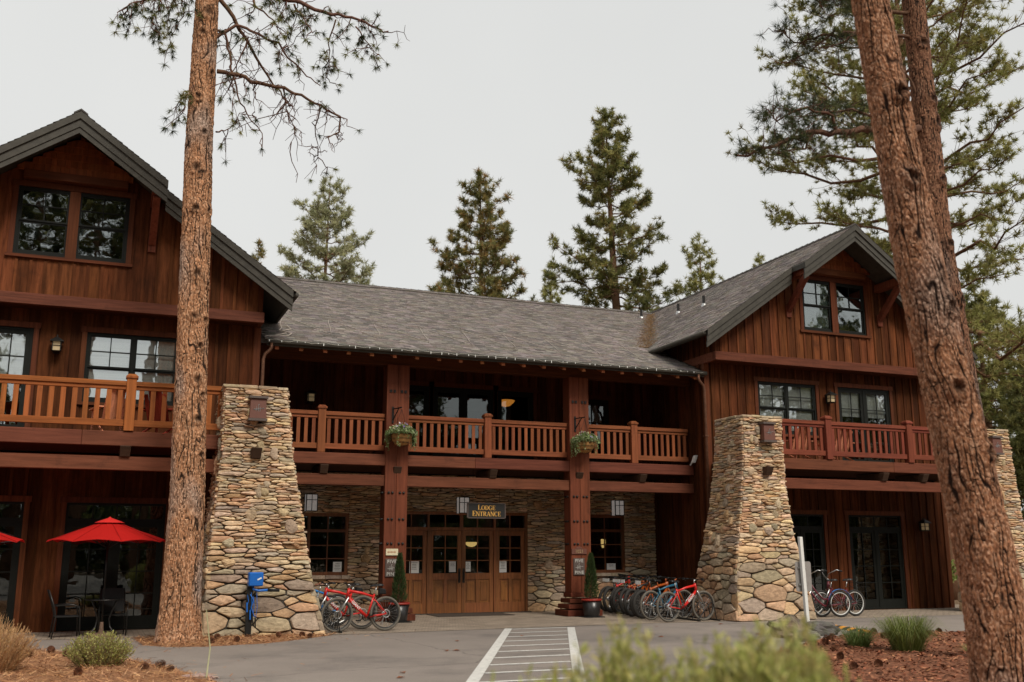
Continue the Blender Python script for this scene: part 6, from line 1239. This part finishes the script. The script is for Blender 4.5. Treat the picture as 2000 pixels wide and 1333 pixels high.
cp = [('l',-7.45,-8.4),('l',-6.1,-9.3),('l',-6.4,-10.6),('l',-6.9,-8.6),('l',-8.0,-8.0),('l',-6.2,-10.0),('l',-7.7,-7.4),('l',-7.25,-10.9),('l',-6.05,-10.35),('r',7.0,-9.3),('r',8.8,-9.5),('r',3.45,-13.0),('r',3.2,-14.1),('r',5.9,-9.6),('r',6.3,-9.3),('r',7.5,-9.1),('r',4.6,-11.2),('r',4.0,-12.2),('r',6.6,-10.4),('r',7.9,-10.2),('r',8.2,-11.0),('r',5.2,-10.6),('r',2.6,-14.3),('r',2.3,-13.6),('t',-5.0,-5.5),('t',-4.5,-5.3),('t',-3.6,-4.6),('t',-3.1,-4.4),('t',-4.8,-4.6),('t',-3.0,-4.7)]
for i,(k,x,y) in enumerate(cp):
    P,kk,lb,gp = {'l':(BED_L,.10,'brown pine cone lying among the needles of the left bed','pine cones in the left bed'),'r':(BED_R,.10,'brown pine cone lying on the bark of the right bed','pine cones in the right bed'),'t':(BED_T,.03,'brown pine cone lying on needles at the foot of the left pillar','pine cones by the left pillar')}[k]; z = hz(P,kk,x,y)[1]+.045
    if CONE is None: CONE = c.build('pine_cone','bark'); o = CONE
    else: o = CONE.copy(); COL.objects.link(o)
    o.location = (x,y,z); o.rotation_euler = (r.uniform(.6,1.6),r.uniform(0,1),r.uniform(0,6)); tag(o,lb,'pine cone',gp)
def chips(name, label, P, kk, n, box, cols, L0, L1, wd, seed):
    r = random.Random(seed); b = MB(); i = 0
    while i < n:
        x, y = r.uniform(box[0],box[1]), r.uniform(box[2],box[3]); e, z = hz(P,kk,x,y)
        if e < .0 and r.random() > .12*exp(e*8)+(.03*exp(e*1.3) if wd < .01 else 0): i += .2; continue
        if e < 0: z = .004
        i += 1; a = r.uniform(0,2*pi); L = r.uniform(L0,L1); d = V((cos(a),sin(a),r.uniform(-.25,.45)))*L; s_ = V((-sin(a),cos(a),r.uniform(-.5,.5)))*wd*r.uniform(.5,1.2); p = V((x,y,z+.012)); h_ = V((0,0,.006)); b.add([p-s_,p+s_,p+d+s_*.7,p+d-s_*.7],((0,1,2,3),),rc(r.choice(cols),.3,r))
    tag(b.build(name,'bark'),label,'mulch',kind='stuff')
BK = [(.30,.115,.06),(.23,.08,.042),(.42,.19,.10),(.10,.04,.022),(.16,.06,.032)]; ND = [(.48,.25,.12),(.40,.20,.09),(.30,.14,.065),(.55,.32,.17),(.20,.09,.05)]
chips('bark_chips','loose red-brown bark chips covering the right bed', BED_R,.10,15000,(.4,11,-18,-8.3),BK,.03,.09,.016,1); chips('fallen_needles','fallen tan needles and twigs over the left bed', BED_L,.10,10500,(-10,-3.5,-13,-4.2),ND,.06,.16,.005,2); chips('fallen_needles','fallen needles round the left trunk and pillar foot', BED_T,.03,6000,(-7.6,-.5,-7,-3.0),ND,.05,.14,.006,3)
LF = None; c = MB(); c.add([(0,-.07,.004),(.05,-.01,.022),(.015,.08,.008),(-.05,.01,.02),(0,0,.004)],((0,1,4),(1,2,4),(2,3,4),(3,0,4)),(.30,.11,.05))
for i,(x,y) in enumerate(((-1.33,-8.45),(-1.15,-8.5),(-2.96,-11.4),(-3.16,-11.98),(3.64,-7.28),(4.45,-3.9),(5.85,-7.49),(1.15,-5.93),(4.2,-5.2),(5.1,-4.6),(6.9,-4.5),(-.5,-6.6))):
    if LF is None: LF = c.build('fallen_leaf','leaves'); o = LF
    else: o = LF.copy(); COL.objects.link(o)
    o.location = (x,y,.004); o.rotation_euler.z = i*1.7; tag(o,'small curled brown leaf lying on the asphalt','leaf','fallen leaves on the road')
